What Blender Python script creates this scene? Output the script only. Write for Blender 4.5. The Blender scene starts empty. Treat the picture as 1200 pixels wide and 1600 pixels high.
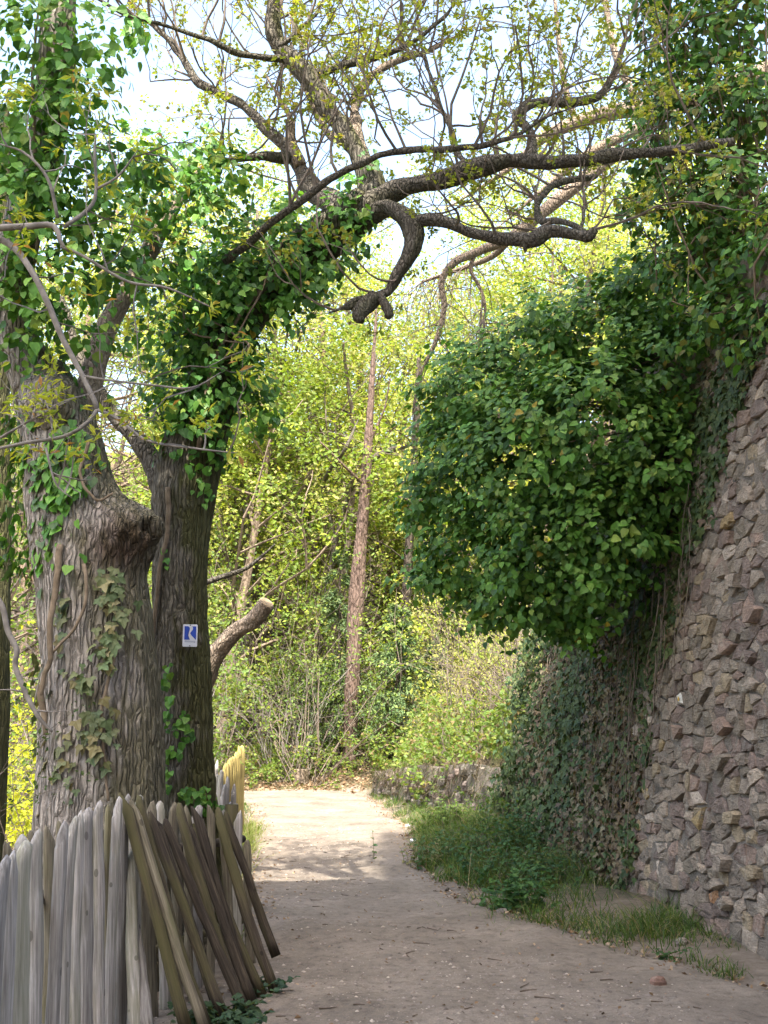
import bpy, math, random
import numpy as np
from mathutils import Vector, Matrix

R = math.radians
SC = bpy.context.scene
COL = SC.collection
rng = np.random.default_rng(7)
random.seed(7)

# ------------------------------------------------------------------ camera
CAM_Z, PITCH, FPX = 1.6, R(11.0), 1700.0
cam = bpy.data.cameras.new('camera')
cam.sensor_fit = 'VERTICAL'
cam.sensor_height = 36.0
cam.lens = 36.0 * FPX / 1600.0
cam.clip_start = 0.05
cam.clip_end = 3000
co = bpy.data.objects.new('camera', cam)
co.location = (0, 0, CAM_Z)
co.rotation_euler = (R(90) + PITCH, 0, 0)
COL.objects.link(co)
SC.camera = co

# ------------------------------------------------------------------ sky, sun, exposure
SUN_EL, SUN_AZ = R(58), R(1.5)         # sun behind the viewer
w = bpy.data.worlds.new('World')
SC.world = w
w.use_nodes = True
wn = w.node_tree
sky = wn.nodes.new('ShaderNodeTexSky')
sky.sky_type = 'NISHITA'
sky.sun_disc = False
sky.sun_elevation = SUN_EL
sky.sun_rotation = math.pi - SUN_AZ
sky.air_density = 1.3
sky.dust_density = 5.0
sky.ozone_density = 0.4
bg = wn.nodes['Background']
bg.inputs['Strength'].default_value = 0.15
wn.links.new(sky.outputs[0], bg.inputs[0])
sl = bpy.data.lights.new('sun', 'SUN')
sl.energy = 3.0
sl.angle = R(0.55)
sl.color = (1.0, 0.94, 0.83)
so = bpy.data.objects.new('sun', sl)
sdir = Vector((math.sin(SUN_AZ) * math.cos(SUN_EL), -math.cos(SUN_AZ) * math.cos(SUN_EL), math.sin(SUN_EL)))
so.rotation_euler = (-sdir).to_track_quat('-Z', 'Y').to_euler()
so.location = sdir * 60
COL.objects.link(so)
SC.view_settings.view_transform = 'Standard'
SC.view_settings.look = 'None'
SC.view_settings.gamma = 1.0
SC.view_settings.use_curve_mapping = False
SC.view_settings.exposure = 2.3
SC.cycles.max_bounces = 7
SC.cycles.diffuse_bounces = 4
SC.cycles.transmission_bounces = 4
SC.cycles.glossy_bounces = 2
SC.cycles.use_denoising = True
SC.cycles.sample_clamp_indirect = 6.0

CP, SP = math.cos(PITCH), math.sin(PITCH)


def P(px, py, Y):
    """world point at depth Y that the picture shows at (px, py) of 1200x1600"""
    u = (px - 600) / FPX
    v = (800 - py) / FPX
    dy = CP - SP * v
    t = Y / dy
    return np.array((u * t, Y, CAM_Z + (SP + CP * v) * t))


def G(px, py, z=0.0):
    v = (800 - py) / FPX
    dy = CP - SP * v
    dz = SP + CP * v
    return P(px, py, (z - CAM_Z) / dz * dy)


def proj(A):
    A = np.asarray(A, float)
    y = A[..., 1]
    z = A[..., 2] - CAM_Z
    dep = np.maximum(y * CP + z * SP, 0.05)
    return 600 + FPX * A[..., 0] / dep, 800 - FPX * (z * CP - y * SP) / dep, dep


# ------------------------------------------------------------------ noise
def _h(i, j, k, s):
    n = np.sin(i * 127.1 + j * 311.7 + k * 74.7 + s * 53.3) * 43758.5453
    return n - np.floor(n)


def vn(x, y, z, s=0.0):
    x, y, z = np.broadcast_arrays(np.asarray(x, float), np.asarray(y, float), np.asarray(z, float))
    i, j, k = np.floor(x), np.floor(y), np.floor(z)
    a, b, c = x - i, y - j, z - k
    a, b, c = a * a * (3 - 2 * a), b * b * (3 - 2 * b), c * c * (3 - 2 * c)
    r = 0
    for di in (0, 1):
        for dj in (0, 1):
            for dk in (0, 1):
                r = r + _h(i + di, j + dj, k + dk, s) * (a if di else 1 - a) * (b if dj else 1 - b) * (c if dk else 1 - c)
    return r


def fbm(x, y, z, o=3, s=0.0):
    t, amp, n = 0, 1.0, 0
    for q in range(o):
        f = 2.03 ** q
        t = t + amp * vn(x * f, y * f, z * f, s + q * 7)
        n += amp
        amp *= 0.5
    return t / n


# ------------------------------------------------------------------ mesh builder
class MB:
    def __init__(s):
        s.v, s.t, s.q, s.c, s.n = [], [], [], [], 0

    def add(s, v, t=None, q=None, c=(1, 1, 1)):
        v = np.asarray(v, float).reshape(-1, 3)
        c = np.asarray(c, float)
        if c.ndim == 1:
            c = np.tile(c[:3], (len(v), 1))
        s.v.append(v)
        s.c.append(c[:, :3])
        if t is not None and len(t):
            s.t.append(np.asarray(t, int).reshape(-1, 3) + s.n)
        if q is not None and len(q):
            s.q.append(np.asarray(q, int).reshape(-1, 4) + s.n)
        s.n += len(v)

    def mesh(s, name, mat, smooth=False):
        me = bpy.data.meshes.new(name)
        if s.n:
            V = np.concatenate(s.v)
            C = np.concatenate(s.c)
            T = np.concatenate(s.t) if s.t else np.zeros((0, 3), int)
            Q = np.concatenate(s.q) if s.q else np.zeros((0, 4), int)
            loops = np.concatenate([T.ravel(), Q.ravel()]).astype(np.int32)
            tot = np.concatenate([np.full(len(T), 3), np.full(len(Q), 4)]).astype(np.int32)
            st = np.concatenate([[0], np.cumsum(tot)[:-1]]).astype(np.int32)
            me.vertices.add(len(V))
            me.vertices.foreach_set('co', V.astype(np.float32).ravel())
            me.loops.add(len(loops))
            me.loops.foreach_set('vertex_index', loops)
            me.polygons.add(len(tot))
            me.polygons.foreach_set('loop_start', st)
            me.polygons.foreach_set('loop_total', tot)
            me.polygons.foreach_set('use_smooth', np.full(len(tot), smooth, bool))
            a = me.color_attributes.new('col', 'FLOAT_COLOR', 'POINT')
            a.data.foreach_set('color', np.c_[C, np.ones(len(C))].astype(np.float32).ravel())
            me.update(calc_edges=True)
        me.materials.append(mat)
        return me

    def build(s, name, mat, parent=None, smooth=False):
        return link(name, s.mesh(name, mat, smooth), parent)


def link(name, me, parent=None):
    o = bpy.data.objects.new(name, me)
    COL.objects.link(o)
    if parent is not None:
        o.parent = parent
        o.matrix_parent_inverse = Matrix.Translation(-root_loc(parent))
    return o


def root_loc(o):
    return o.location.copy() if o.get('_e') else Vector((0, 0, 0))


def thing(name, label, cat, loc, group=None):
    o = bpy.data.objects.new(name, None)
    o.empty_display_size = 0.1
    o.location = Vector([float(a) for a in loc])
    o['_e'] = 1
    COL.objects.link(o)
    return tag(o, label, cat, group)


def tag(o, label=None, cat=None, group=None, kind=None):
    if label:
        o['label'] = label
    if cat:
        o['category'] = cat
    if group:
        o['group'] = group
    if kind:
        o['kind'] = kind
    return o


def spline(ctrl, n):
    c = np.asarray(ctrl, float)
    if len(c) == 2:
        t = np.linspace(0, 1, n)[:, None]
        return c[0] * (1 - t) + c[1] * t
    ext = np.vstack([2 * c[0] - c[1], c, 2 * c[-1] - c[-2]])
    seg = np.linalg.norm(np.diff(c[:, :3], axis=0), axis=1) + 1e-6
    cum = np.r_[0, np.cumsum(seg)]
    s = np.linspace(0, cum[-1], n)
    i = np.clip(np.searchsorted(cum, s, side='right') - 1, 0, len(seg) - 1)
    t = ((s - cum[i]) / seg[i])[:, None]
    p0, p1, p2, p3 = ext[i], ext[i + 1], ext[i + 2], ext[i + 3]
    return 0.5 * (2 * p1 + (p2 - p0) * t + (2 * p0 - 5 * p1 + 4 * p2 - p3) * t ** 2 + (3 * p1 - p0 - 3 * p2 + p3) * t ** 3)


def frames(p):
    d = np.gradient(p, axis=0)
    d /= np.linalg.norm(d, axis=1)[:, None] + 1e-9
    a = np.array((0, -1.0, 0.03)) if abs(d[0][1]) < 0.8 else np.array((1.0, 0, 0.03))
    U = np.zeros_like(p)
    for i in range(len(p)):
        a = a - d[i] * a.dot(d[i])
        a /= np.linalg.norm(a) + 1e-9
        U[i] = a
    return d, U, np.cross(d, U)


def tube(mb, p, r, sides=8, disp=None, col=(1, 1, 1), caps=True):
    """p (n,3), r (n,) ; disp(center, dirs, r, s) -> radial scale array (n, sides)"""
    p = np.asarray(p, float)
    n = len(p)
    d, U, W = frames(p)
    a = np.linspace(0, 2 * np.pi, sides, endpoint=False)
    D = U[:, None, :] * np.cos(a)[None, :, None] + W[:, None, :] * np.sin(a)[None, :, None]
    s = np.r_[0, np.cumsum(np.linalg.norm(np.diff(p, axis=0), axis=1))]
    rr = np.repeat(np.asarray(r, float)[:, None], sides, 1)
    if disp is not None:
        rr = disp(p, D, a, rr, s)
    V = p[:, None, :] + D * rr[:, :, None]
    idx = np.arange(n * sides).reshape(n, sides)
    nx = np.roll(idx, -1, 1)
    q = np.stack([idx[:-1], nx[:-1], nx[1:], idx[1:]], -1).reshape(-1, 4)
    vv = V.reshape(-1, 3)
    if callable(col):
        col = np.vstack([col(vv), np.ones((2 if caps else 0, 3))])
    t = []
    if caps:
        vv = np.vstack([vv, p[0], p[-1]])
        b0, b1 = n * sides, n * sides + 1
        t = np.vstack([np.stack([np.full(sides, b0), nx[0], idx[0]], -1), np.stack([np.full(sides, b1), idx[-1], nx[-1]], -1)])
    mb.add(vv, t, q, col)


def bark_disp(amp, k=16.0, kz=2.6, seed=0.0, lump=0.05, bulges=()):
    def f(p, D, a, rr, s):
        X = D[..., 0] * rr * k
        Y = D[..., 1] * rr * k
        Z = D[..., 2] * rr * k
        S = s[:, None] * kz
        wob = (vn(X * .25, Y * .25 + S * .6, S * .6 + Z * .25, seed + 3) - .5) * 2.2
        n1 = vn(X + wob, Y + wob, Z + S, seed)
        ridge = 1 - np.abs(2 * n1 - 1)
        n2 = fbm(X * 2.3, Y * 2.3, Z * 2.3 + S * 3.2, 2, seed + 11)
        big = fbm(X * .16, Y * .16, Z * .16 + S * .35, 2, seed + 5) - .5
        o = rr * (1 + lump * 2 * big) - amp * (ridge ** 2.2) * 1.0 + amp * (n2 - .5) * .8
        for (ang, s0, h, wa, ws) in bulges:
            da = (a[None, :] - ang + np.pi) % (2 * np.pi) - np.pi
            o = o + h * (.55 + .9 * n2) * np.exp(-(da / wa) ** 2 - ((s[:, None] - s0) / ws) ** 2)
        return o
    return f


def limb(parent, name, ctrl, mat, sides=16, step=0.05, amp=0.006, k=26, kz=4, lump=.10, seed=0.0, bulges=(), label=None, col=(1, 1, 1), wob=.0):
    """ctrl rows (px, py, Y, r)"""
    c = np.array([np.r_[P(a[0], a[1], a[2]), a[3]] for a in ctrl])
    return limb_w(parent, name, c, mat, sides, step, amp, k, kz, lump, seed, bulges, label, col, wob)


def limb_w(parent, name, c, mat, sides=16, step=0.05, amp=0.006, k=26, kz=4, lump=.10, seed=0.0, bulges=(), label=None, col=(1, 1, 1), wob=.0):
    L = np.linalg.norm(np.diff(c[:, :3], axis=0), axis=1).sum()
    n = max(6, int(L / step))
    s = spline(c, n)
    if wob:
        f_ = 1.6
        for a_ in range(3):
            s[1:, a_] += ((fbm(s[1:, 0] * f_ + a_ * 9, s[1:, 1] * f_, s[1:, 2] * f_, 3, seed + a_) - .5) * wob * np.minimum(1, np.arange(1, n) / 6))
        s[:, 3] *= 1 + (fbm(s[:, 0] * 4, s[:, 1] * 4, s[:, 2] * 4, 2, seed + 7) - .5) * .7
    mb = MB()
    tube(mb, s[:, :3], np.maximum(s[:, 3], .003), sides, bark_disp(amp, k, kz, seed, lump, bulges), col)
    o = mb.build(name, mat, parent, True)
    if label:
        o['label'] = label
    return o, s


# many thin tubes at once
class Twigs:
    def __init__(s):
        s.d = {}

    def add(s, p, r0, r1, sides=3, col=(1, 1, 1)):
        s.d.setdefault((len(p), sides), []).append((p, r0, r1, col))

    def into(s, mb):
        for (n, sides), L in s.d.items():
            p = np.array([a[0] for a in L])
            r0 = np.array([a[1] for a in L])
            r1 = np.array([a[2] for a in L])
            c = np.array([a[3] for a in L])
            M = len(L)
            d = np.gradient(p, axis=1)
            d /= np.linalg.norm(d, axis=2)[..., None] + 1e-9
            ref = np.where(np.abs(d[:, :1, 2:3]) > .9, np.array((1.0, .1, 0)), np.array((.05, .1, 1.0)))
            U = np.cross(d, ref)
            U /= np.linalg.norm(U, axis=2)[..., None] + 1e-9
            W = np.cross(d, U)
            t = np.linspace(0, 1, n)
            r = r0[:, None] * (1 - t) + r1[:, None] * t
            a = np.linspace(0, 2 * np.pi, sides, endpoint=False)
            V = p[:, :, None, :] + r[:, :, None, None] * (U[:, :, None, :] * np.cos(a)[:, None] + W[:, :, None, :] * np.sin(a)[:, None])
            base = (np.arange(M) * n * sides)[:, None, None]
            idx = base + np.arange(n * sides).reshape(1, n, sides)
            nx = np.roll(idx, -1, 2)
            q = np.stack([idx[:, :-1], nx[:, :-1], nx[:, 1:], idx[:, 1:]], -1).reshape(-1, 4)
            cc = np.repeat(c, n * sides, 0)
            mb.add(V.reshape(-1, 3), None, q, cc)


def unit(v):
    v = np.asarray(v, float)
    return v / (np.linalg.norm(v, axis=-1, keepdims=True) + 1e-9)


def grow(tw, p, d, L, r, lvl, tips, up=0.06, wob=0.3, nc=3, n=6, spread=0.9, ratio=.62, sides=4, col=(1, 1, 1)):
    d = unit(d)
    pts = [np.array(p, float)]
    dirs = [d]
    for i in range(n - 1):
        d = unit(d + rng.normal(0, wob, 3) * .55 + np.array((0, 0, up)))
        pts.append(pts[-1] + d * L / (n - 1))
        dirs.append(d)
    tw.add(pts, r, r * (.5 if lvl else .3), sides if lvl > 1 else 3, col)
    if lvl == 0:
        tips.append((pts[-1], d))
        tips.append((pts[-3], dirs[-3]))
        return
    k = nc + int(rng.integers(0, 2))
    for j in range(k):
        i = int(rng.integers(max(1, n // 3), n)) if j else n - 1
        e = unit(dirs[i] + unit(rng.normal(0, 1, 3)) * spread)
        grow(tw, pts[i], e, L * ratio * rng.uniform(.75, 1.2), r * .52, lvl - 1, tips, up, wob, nc, n, spread, ratio, sides, col)


# leaf templates : (verts, tris, quads)
def T_ivy():
    v = np.array([(0, 0, 0), (0, .5, -.02), (0, 1, -.10), (-.34, .02, .05), (-.43, .36, .06), (-.23, .72, .0), (.34, .02, .05), (.43, .36, .06), (.23, .72, .0)])
    t = [(0, 4, 3), (0, 6, 7), (1, 2, 5), (1, 8, 2)]
    q = [(0, 1, 5, 4), (0, 7, 8, 1)]
    return v, np.array(t), np.array(q)


def T_lobed():
    v = np.array([(0, 0, 0), (0, .45, -.03), (0, 1, -.08), (-.3, -.12, .05), (-.62, .24, .02), (-.27, .42, .05), (-.22, .66, .0), (.3, -.12, .05), (.62, .24, .02), (.27, .42, .05), (.22, .66, .0)])
    t = [(0, 5, 4), (0, 4, 3), (0, 1, 5), (1, 6, 5), (1, 2, 6), (0, 8, 9), (0, 7, 8), (0, 9, 1), (1, 9, 10), (1, 10, 2)]
    return v, np.array(t), None


def T_small():
    v = np.array([(0, 0, 0), (-.33, .48, .06), (0, 1, -.05), (.33, .48, .06)])
    return v, np.array([(0, 2, 1), (0, 3, 2)]), None


def T_narrow():
    v = np.array([(0, 0, 0), (-.16, .55, .05), (0, 1, -.12), (.16, .55, .05)])
    return v, np.array([(0, 2, 1), (0, 3, 2)]), None


def lframe(nor, tip):
    z = unit(nor)
    y = tip - z * np.sum(tip * z, -1, keepdims=True)
    y = unit(y)
    x = np.cross(y, z)
    return x, y, z


def scatter(mb, tmpl, pos, nor, tip, size, col):
    v, t, q = tmpl
    pos = np.asarray(pos, float)
    if not len(pos):
        return
    x, y, z = lframe(np.asarray(nor, float), np.asarray(tip, float))
    S = np.asarray(size, float)[:, None, None]
    V = pos[:, None, :] + S * (v[None, :, 0:1] * x[:, None, :] + v[None, :, 1:2] * y[:, None, :] + v[None, :, 2:3] * z[:, None, :])
    M, n = len(pos), len(v)
    off = (np.arange(M) * n)[:, None, None]
    tt = (t[None] + off).reshape(-1, 3) if t is not None else None
    qq = (q[None] + off).reshape(-1, 4) if q is not None else None
    mb.add(V.reshape(-1, 3), tt, qq, np.repeat(np.asarray(col, float), n, 0))


def colmix(n, pal, wts=None, jit=.18):
    pal = np.array(pal, float)
    wts = np.ones(len(pal)) if wts is None else np.array(wts, float)
    i = rng.choice(len(pal), n, p=wts / wts.sum())
    return pal[i] * rng.uniform(1 - jit, 1 + jit, (n, 1))


# ------------------------------------------------------------------ materials
class NT:
    def __init__(s, name):
        s.m = bpy.data.materials.new(name)
        s.m.use_nodes = True
        s.t = s.m.node_tree
        s.b = s.t.nodes['Principled BSDF']
        s.out = s.t.nodes['Material Output']

    def n(s, ty, **kw):
        x = s.t.nodes.new('ShaderNode' + ty)
        for k, v in kw.items():
            if k in x.inputs.keys() or isinstance(k, int):
                x.inputs[k].default_value = v
            else:
                setattr(x, k, v)
        return x

    def l(s, a, b):
        s.t.links.new(a, b)

    def noise(s, vec, scale, detail=4.0, rough=.55):
        x = s.n('TexNoise')
        x.inputs['Scale'].default_value = scale
        x.inputs['Detail'].default_value = detail
        x.inputs['Roughness'].default_value = rough
        if vec is not None:
            s.l(vec, x.inputs['Vector'])
        return x.outputs['Fac']

    def mapping(s, vec, scale):
        x = s.n('Mapping')
        x.inputs['Scale'].default_value = scale
        s.l(vec, x.inputs['Vector'])
        return x.outputs['Vector']

    def ramp(s, fac, stops):
        x = s.n('ValToRGB')
        e = x.color_ramp.elements
        while len(e) < len(stops):
            e.new(.5)
        for i, (p, c) in enumerate(stops):
            e[i].position = p
            e[i].color = (*c, 1) if len(c) == 3 else c
        s.l(fac, x.inputs['Fac'])
        return x.outputs['Color']

    def mix(s, fac, a, b, mode='MIX'):
        x = s.n('Mix')
        x.data_type = 'RGBA'
        x.blend_type = mode
        for sock, v in ((x.inputs[0], fac), (x.inputs[6], a), (x.inputs[7], b)):
            if isinstance(v, (int, float)):
                sock.default_value = v
            elif isinstance(v, tuple):
                sock.default_value = (*v, 1)
            else:
                s.l(v, sock)
        return x.outputs[2]

    def math(s, op, a, b=0.0):
        x = s.n('Math', operation=op)
        for i, v in enumerate((a, b)):
            if isinstance(v, (int, float)):
                x.inputs[i].default_value = v
            else:
                s.l(v, x.inputs[i])
        return x.outputs[0]

    def bump(s, h, strength=.5, dist=.02):
        x = s.n('Bump')
        x.inputs['Strength'].default_value = strength
        x.inputs['Distance'].default_value = dist
        s.l(h, x.inputs['Height'])
        s.l(x.outputs[0], s.b.inputs['Normal'])

    def fin(s, color, rough=.85, spec=.3):
        if isinstance(color, tuple):
            s.b.inputs['Base Color'].default_value = (*color, 1)
        else:
            s.l(color, s.b.inputs['Base Color'])
        s.b.inputs['Roughness'].default_value = rough
        s.b.inputs['Specular IOR Level'].default_value = spec
        return s.m


def m_leaf(name, rough=.42, spec=.5, trans=.35, tint=(1.25, 1.2, .55)):
    n = NT(name)
    at = n.n('Attribute', attribute_name='col')
    oi = n.n('ObjectInfo')
    v = n.math('ADD', n.math('MULTIPLY', oi.outputs['Random'], .4), .8)
    geo = n.n('NewGeometry')
    nf = n.noise(geo.outputs['Position'], 60, 2)
    v2 = n.math('ADD', n.math('MULTIPLY', nf, .5), .75)
    hs = n.n('HueSaturation')
    n.l(at.outputs['Color'], hs.inputs['Color'])
    n.l(n.math('MULTIPLY', v, v2), hs.inputs['Value'])
    c = hs.outputs[0]
    n.fin(c, rough, spec)
    tr = n.n('BsdfTranslucent')
    n.l(n.mix(1.0, c, tint, 'MULTIPLY'), tr.inputs['Color'])
    mx = n.n('MixShader')
    mx.inputs[0].default_value = trans
    n.l(n.b.outputs[0], mx.inputs[1])
    n.l(tr.outputs[0], mx.inputs[2])
    n.l(mx.outputs[0], n.out.inputs['Surface'])
    return n.m


def m_bark(name, dark, light, moss=(.07, .075, .02), mossamt=.5, bump=.8, kz=.18, scale=26, lichen=0.3, mossdir=1.0):
    n = NT(name)
    geo = n.n('NewGeometry')
    pos = geo.outputs['Position']
    at = n.n('Attribute', attribute_name='col')
    dist = n.n('TexNoise')
    dist.inputs['Scale'].default_value = 7
    n.l(pos, dist.inputs['Vector'])
    dm = n.n('VectorMath', operation='MULTIPLY_ADD')
    n.l(dist.outputs['Color'], dm.inputs[0])
    dm.inputs[1].default_value = (.05, .05, .12)
    n.l(pos, dm.inputs[2])
    st = n.mapping(dm.outputs[0], (1, 1, kz))
    fine = n.noise(st, scale * 1.6, 6, .7)
    big = n.noise(pos, 2.3, 3)
    vor = n.n('TexVoronoi', feature='DISTANCE_TO_EDGE')
    vor.inputs['Scale'].default_value = scale
    n.l(st, vor.inputs['Vector'])
    crack = n.math('MULTIPLY', n.math('MINIMUM', vor.outputs['Distance'], .22), 4.5)
    hgt = n.math('ADD', n.math('MULTIPLY', crack, .8), n.math('MULTIPLY', fine, .6))
    base = n.ramp(n.math('ADD', n.math('MULTIPLY', fine, .78), n.math('MULTIPLY', crack, .17)), [(.26, dark), (.44, tuple((p_ + q_) * .5 for p_, q_ in zip(dark, light))), (.72, light)])
    base = n.mix(n.math('MULTIPLY', n.math('GREATER_THAN', n.noise(pos, 38, 3, .7), .62), lichen), base, tuple(min(1, a * 1.6 + .03) for a in light))
    sx = n.n('SeparateXYZ')
    n.l(geo.outputs['Normal'], sx.inputs[0])
    mm = n.math('ADD', n.math('MULTIPLY', sx.outputs['X'], .9 * mossdir), n.math('MULTIPLY', big, 2.2))
    mm = n.math('MULTIPLY', n.math('SUBTRACT', mm, 1.05), 1.8)
    mc = n.n('Clamp')
    n.l(mm, mc.inputs['Value'])
    base = n.mix(n.math('MULTIPLY', mc.outputs[0], mossamt), base, moss)
    base = n.mix(1.0, base, at.outputs['Color'], 'MULTIPLY')
    n.bump(hgt, bump, .035)
    return n.fin(base, .92, .2)


def m_twig(name, c0, c1):
    n = NT(name)
    geo = n.n('NewGeometry')
    at = n.n('Attribute', attribute_name='col')
    c = n.ramp(n.noise(geo.outputs['Position'], 14, 4), [(.3, c0), (.7, c1)])
    n.bump(n.noise(geo.outputs['Position'], 120, 3), .3, .004)
    return n.fin(n.mix(1.0, c, at.outputs['Color'], 'MULTIPLY'), .9, .2)


def m_stone():
    n = NT('rubble_stone')
    geo = n.n('NewGeometry')
    pos = geo.outputs['Position']
    at = n.n('Attribute', attribute_name='col')
    a = n.noise(pos, 9, 6, .65)
    b = n.noise(pos, 55, 4, .6)
    st = n.noise(n.mapping(pos, (1, 1.0, 4.5)), 14, 4, .6)
    c = n.mix(1.0, at.outputs['Color'], n.ramp(a, [(.25, (.58, .56, .56)), (.55, (1, .98, .95)), (.8, (1.35, 1.28, 1.2))]), 'MULTIPLY')
    c = n.mix(1.0, c, n.ramp(b, [(.3, (.75, .75, .75)), (.7, (1.2, 1.2, 1.2))]), 'MULTIPLY')
    c = n.mix(n.math('MULTIPLY', n.math('GREATER_THAN', n.noise(pos, 6, 5, .7), .60), .5), c, (.28, .25, .21))
    n.bump(n.math('ADD', n.math('ADD', a, n.math('MULTIPLY', b, .4)), n.math('MULTIPLY', st, .7)), .9, .03)
    return n.fin(c, .88, .25)


def m_mortar():
    n = NT('lime_mortar')
    geo = n.n('NewGeometry')
    pos = geo.outputs['Position']
    a = n.noise(pos, 5, 6, .6)
    b = n.noise(pos, 45, 5, .7)
    c = n.ramp(a, [(.3, (.15, .13, .112)), (.5, (.21, .186, .16)), (.72, (.28, .245, .213))])
    c = n.mix(1.0, c, n.ramp(b, [(.3, (.7, .7, .7)), (.7, (1.2, 1.18, 1.15))]), 'MULTIPLY')
    n.bump(n.math('ADD', a, b), 1.0, .03)
    return n.fin(c, .95, .15)


def m_path():
    n = NT('sandy_path')
    geo = n.n('NewGeometry')
    pos = geo.outputs['Position']
    a = n.noise(pos, 1.3, 5, .6)
    b = n.noise(pos, 14, 6, .7)
    f = n.noise(pos, 90, 4, .7)
    c = n.ramp(a, [(.3, (.152, .128, .104)), (.5, (.208, .175, .143)), (.72, (.272, .231, .19))])
    c = n.mix(1.0, c, n.ramp(b, [(.28, (.55, .53, .52)), (.48, (.95, .95, .95)), (.75, (1.2, 1.18, 1.15))]), 'MULTIPLY')
    c = n.mix(1.0, c, n.ramp(f, [(.3, (.78, .78, .78)), (.7, (1.18, 1.18, 1.18))]), 'MULTIPLY')
    vor = n.n('TexVoronoi')
    vor.inputs['Scale'].default_value = 42
    n.l(pos, vor.inputs['Vector'])
    peb = n.math('MULTIPLY', n.math('LESS_THAN', vor.outputs['Distance'], .33), n.math('GREATER_THAN', n.noise(pos, 2.4, 3), .46))
    c = n.mix(n.math('MULTIPLY', peb, .45), c, (.16, .14, .125))
    n.bump(n.math('ADD', n.math('ADD', n.math('MULTIPLY', b, 1.0), n.math('MULTIPLY', f, .35)), n.math('MULTIPLY', peb, .25)), .8, .025)
    return n.fin(c, .95, .15)


def m_ground():
    n = NT('forest_floor')
    geo = n.n('NewGeometry')
    pos = geo.outputs['Position']
    at = n.n('Attribute', attribute_name='col')
    a = n.noise(pos, 1.1, 5, .6)
    b = n.noise(pos, 18, 6, .7)
    c = n.ramp(b, [(.3, (.05, .04, .025)), (.5, (.13, .1, .065)), (.7, (.22, .16, .1))])
    c = n.mix(n.math('MULTIPLY', n.math('GREATER_THAN', a, .52), .45), c, (.05, .07, .02))
    sx = n.n('SeparateColor')
    n.l(at.outputs['Color'], sx.inputs[0])
    mk_ = n.n('Clamp')
    n.l(n.math('ADD', n.math('MULTIPLY', n.math('SUBTRACT', sx.outputs[0], 1.0), .75), n.math('MULTIPLY', n.math('SUBTRACT', n.noise(pos, 5, 4), .5), .9)), mk_.inputs['Value'])
    sand = n.ramp(n.noise(pos, 9, 6, .65), [(.3, (.15, .12, .095)), (.5, (.22, .182, .145)), (.72, (.29, .245, .2))])
    c = n.mix(n.math('MULTIPLY', mk_.outputs[0], n.math('GREATER_THAN', sx.outputs[0], 1.01)), c, sand)
    n.bump(b, 1.0, .05)
    return n.fin(c, .95, .1)


def m_wood(name, c0, c1, green, gamt):
    n = NT(name)
    tc = n.n('TexCoord')
    oi = n.n('ObjectInfo')
    ad = n.n('VectorMath', operation='ADD')
    n.l(tc.outputs['Object'], ad.inputs[0])
    sc = n.n('VectorMath', operation='SCALE')
    cb = n.n('CombineXYZ')
    for i in range(3):
        n.l(oi.outputs['Random'], cb.inputs[i])
    n.l(cb.outputs[0], sc.inputs[0])
    sc.inputs['Scale'].default_value = 37
    n.l(sc.outputs[0], ad.inputs[1])
    v = ad.outputs[0]
    g = n.noise(n.mapping(v, (1, 1, .035)), 95, 5, .65)
    g2 = n.noise(n.mapping(v, (1, 1, .15)), 12, 4, .6)
    c = n.ramp(g, [(.28, tuple(a * .55 for a in c0)), (.45, c0), (.7, c1)])
    c = n.mix(n.math('MULTIPLY', n.math('GREATER_THAN', g, .66), .4), c, tuple(min(1, a * 1.25) for a in c1))
    vv = n.n('TexVoronoi')
    vv.inputs['Scale'].default_value = 7
    n.l(n.mapping(v, (1.4, 1.4, .8)), vv.inputs['Vector'])
    knot = n.math('LESS_THAN', vv.outputs['Distance'], .11)
    c = n.mix(n.math('MULTIPLY', knot, .7), c, tuple(a * .35 for a in c0))
    mc = n.n('Clamp')
    n.l(n.math('MULTIPLY', n.math('SUBTRACT', n.math('ADD', g2, n.math('MULTIPLY', oi.outputs['Random'], .35)), .62), 4), mc.inputs['Value'])
    c = n.mix(n.math('MULTIPLY', mc.outputs[0], gamt), c, green)
    hv = n.math('ADD', n.math('MULTIPLY', oi.outputs['Random'], .5), .75)
    hs = n.n('HueSaturation')
    n.l(c, hs.inputs['Color'])
    n.l(hv, hs.inputs['Value'])
    n.bump(n.math('ADD', g, n.math('MULTIPLY', knot, .3)), .6, .006)
    return n.fin(hs.outputs[0], .8, .25)


def m_plain(name, c, rough=.6, spec=.4, nz=.0):
    n = NT(name)
    if nz:
        geo = n.n('NewGeometry')
        f = n.noise(geo.outputs['Position'], 120, 3)
        return n.fin(n.mix(1.0, c, n.ramp(f, [(.3, (1 - nz,) * 3), (.7, (1 + nz,) * 3)]), 'MULTIPLY'), rough, spec)
    return n.fin(c, rough, spec)


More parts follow.
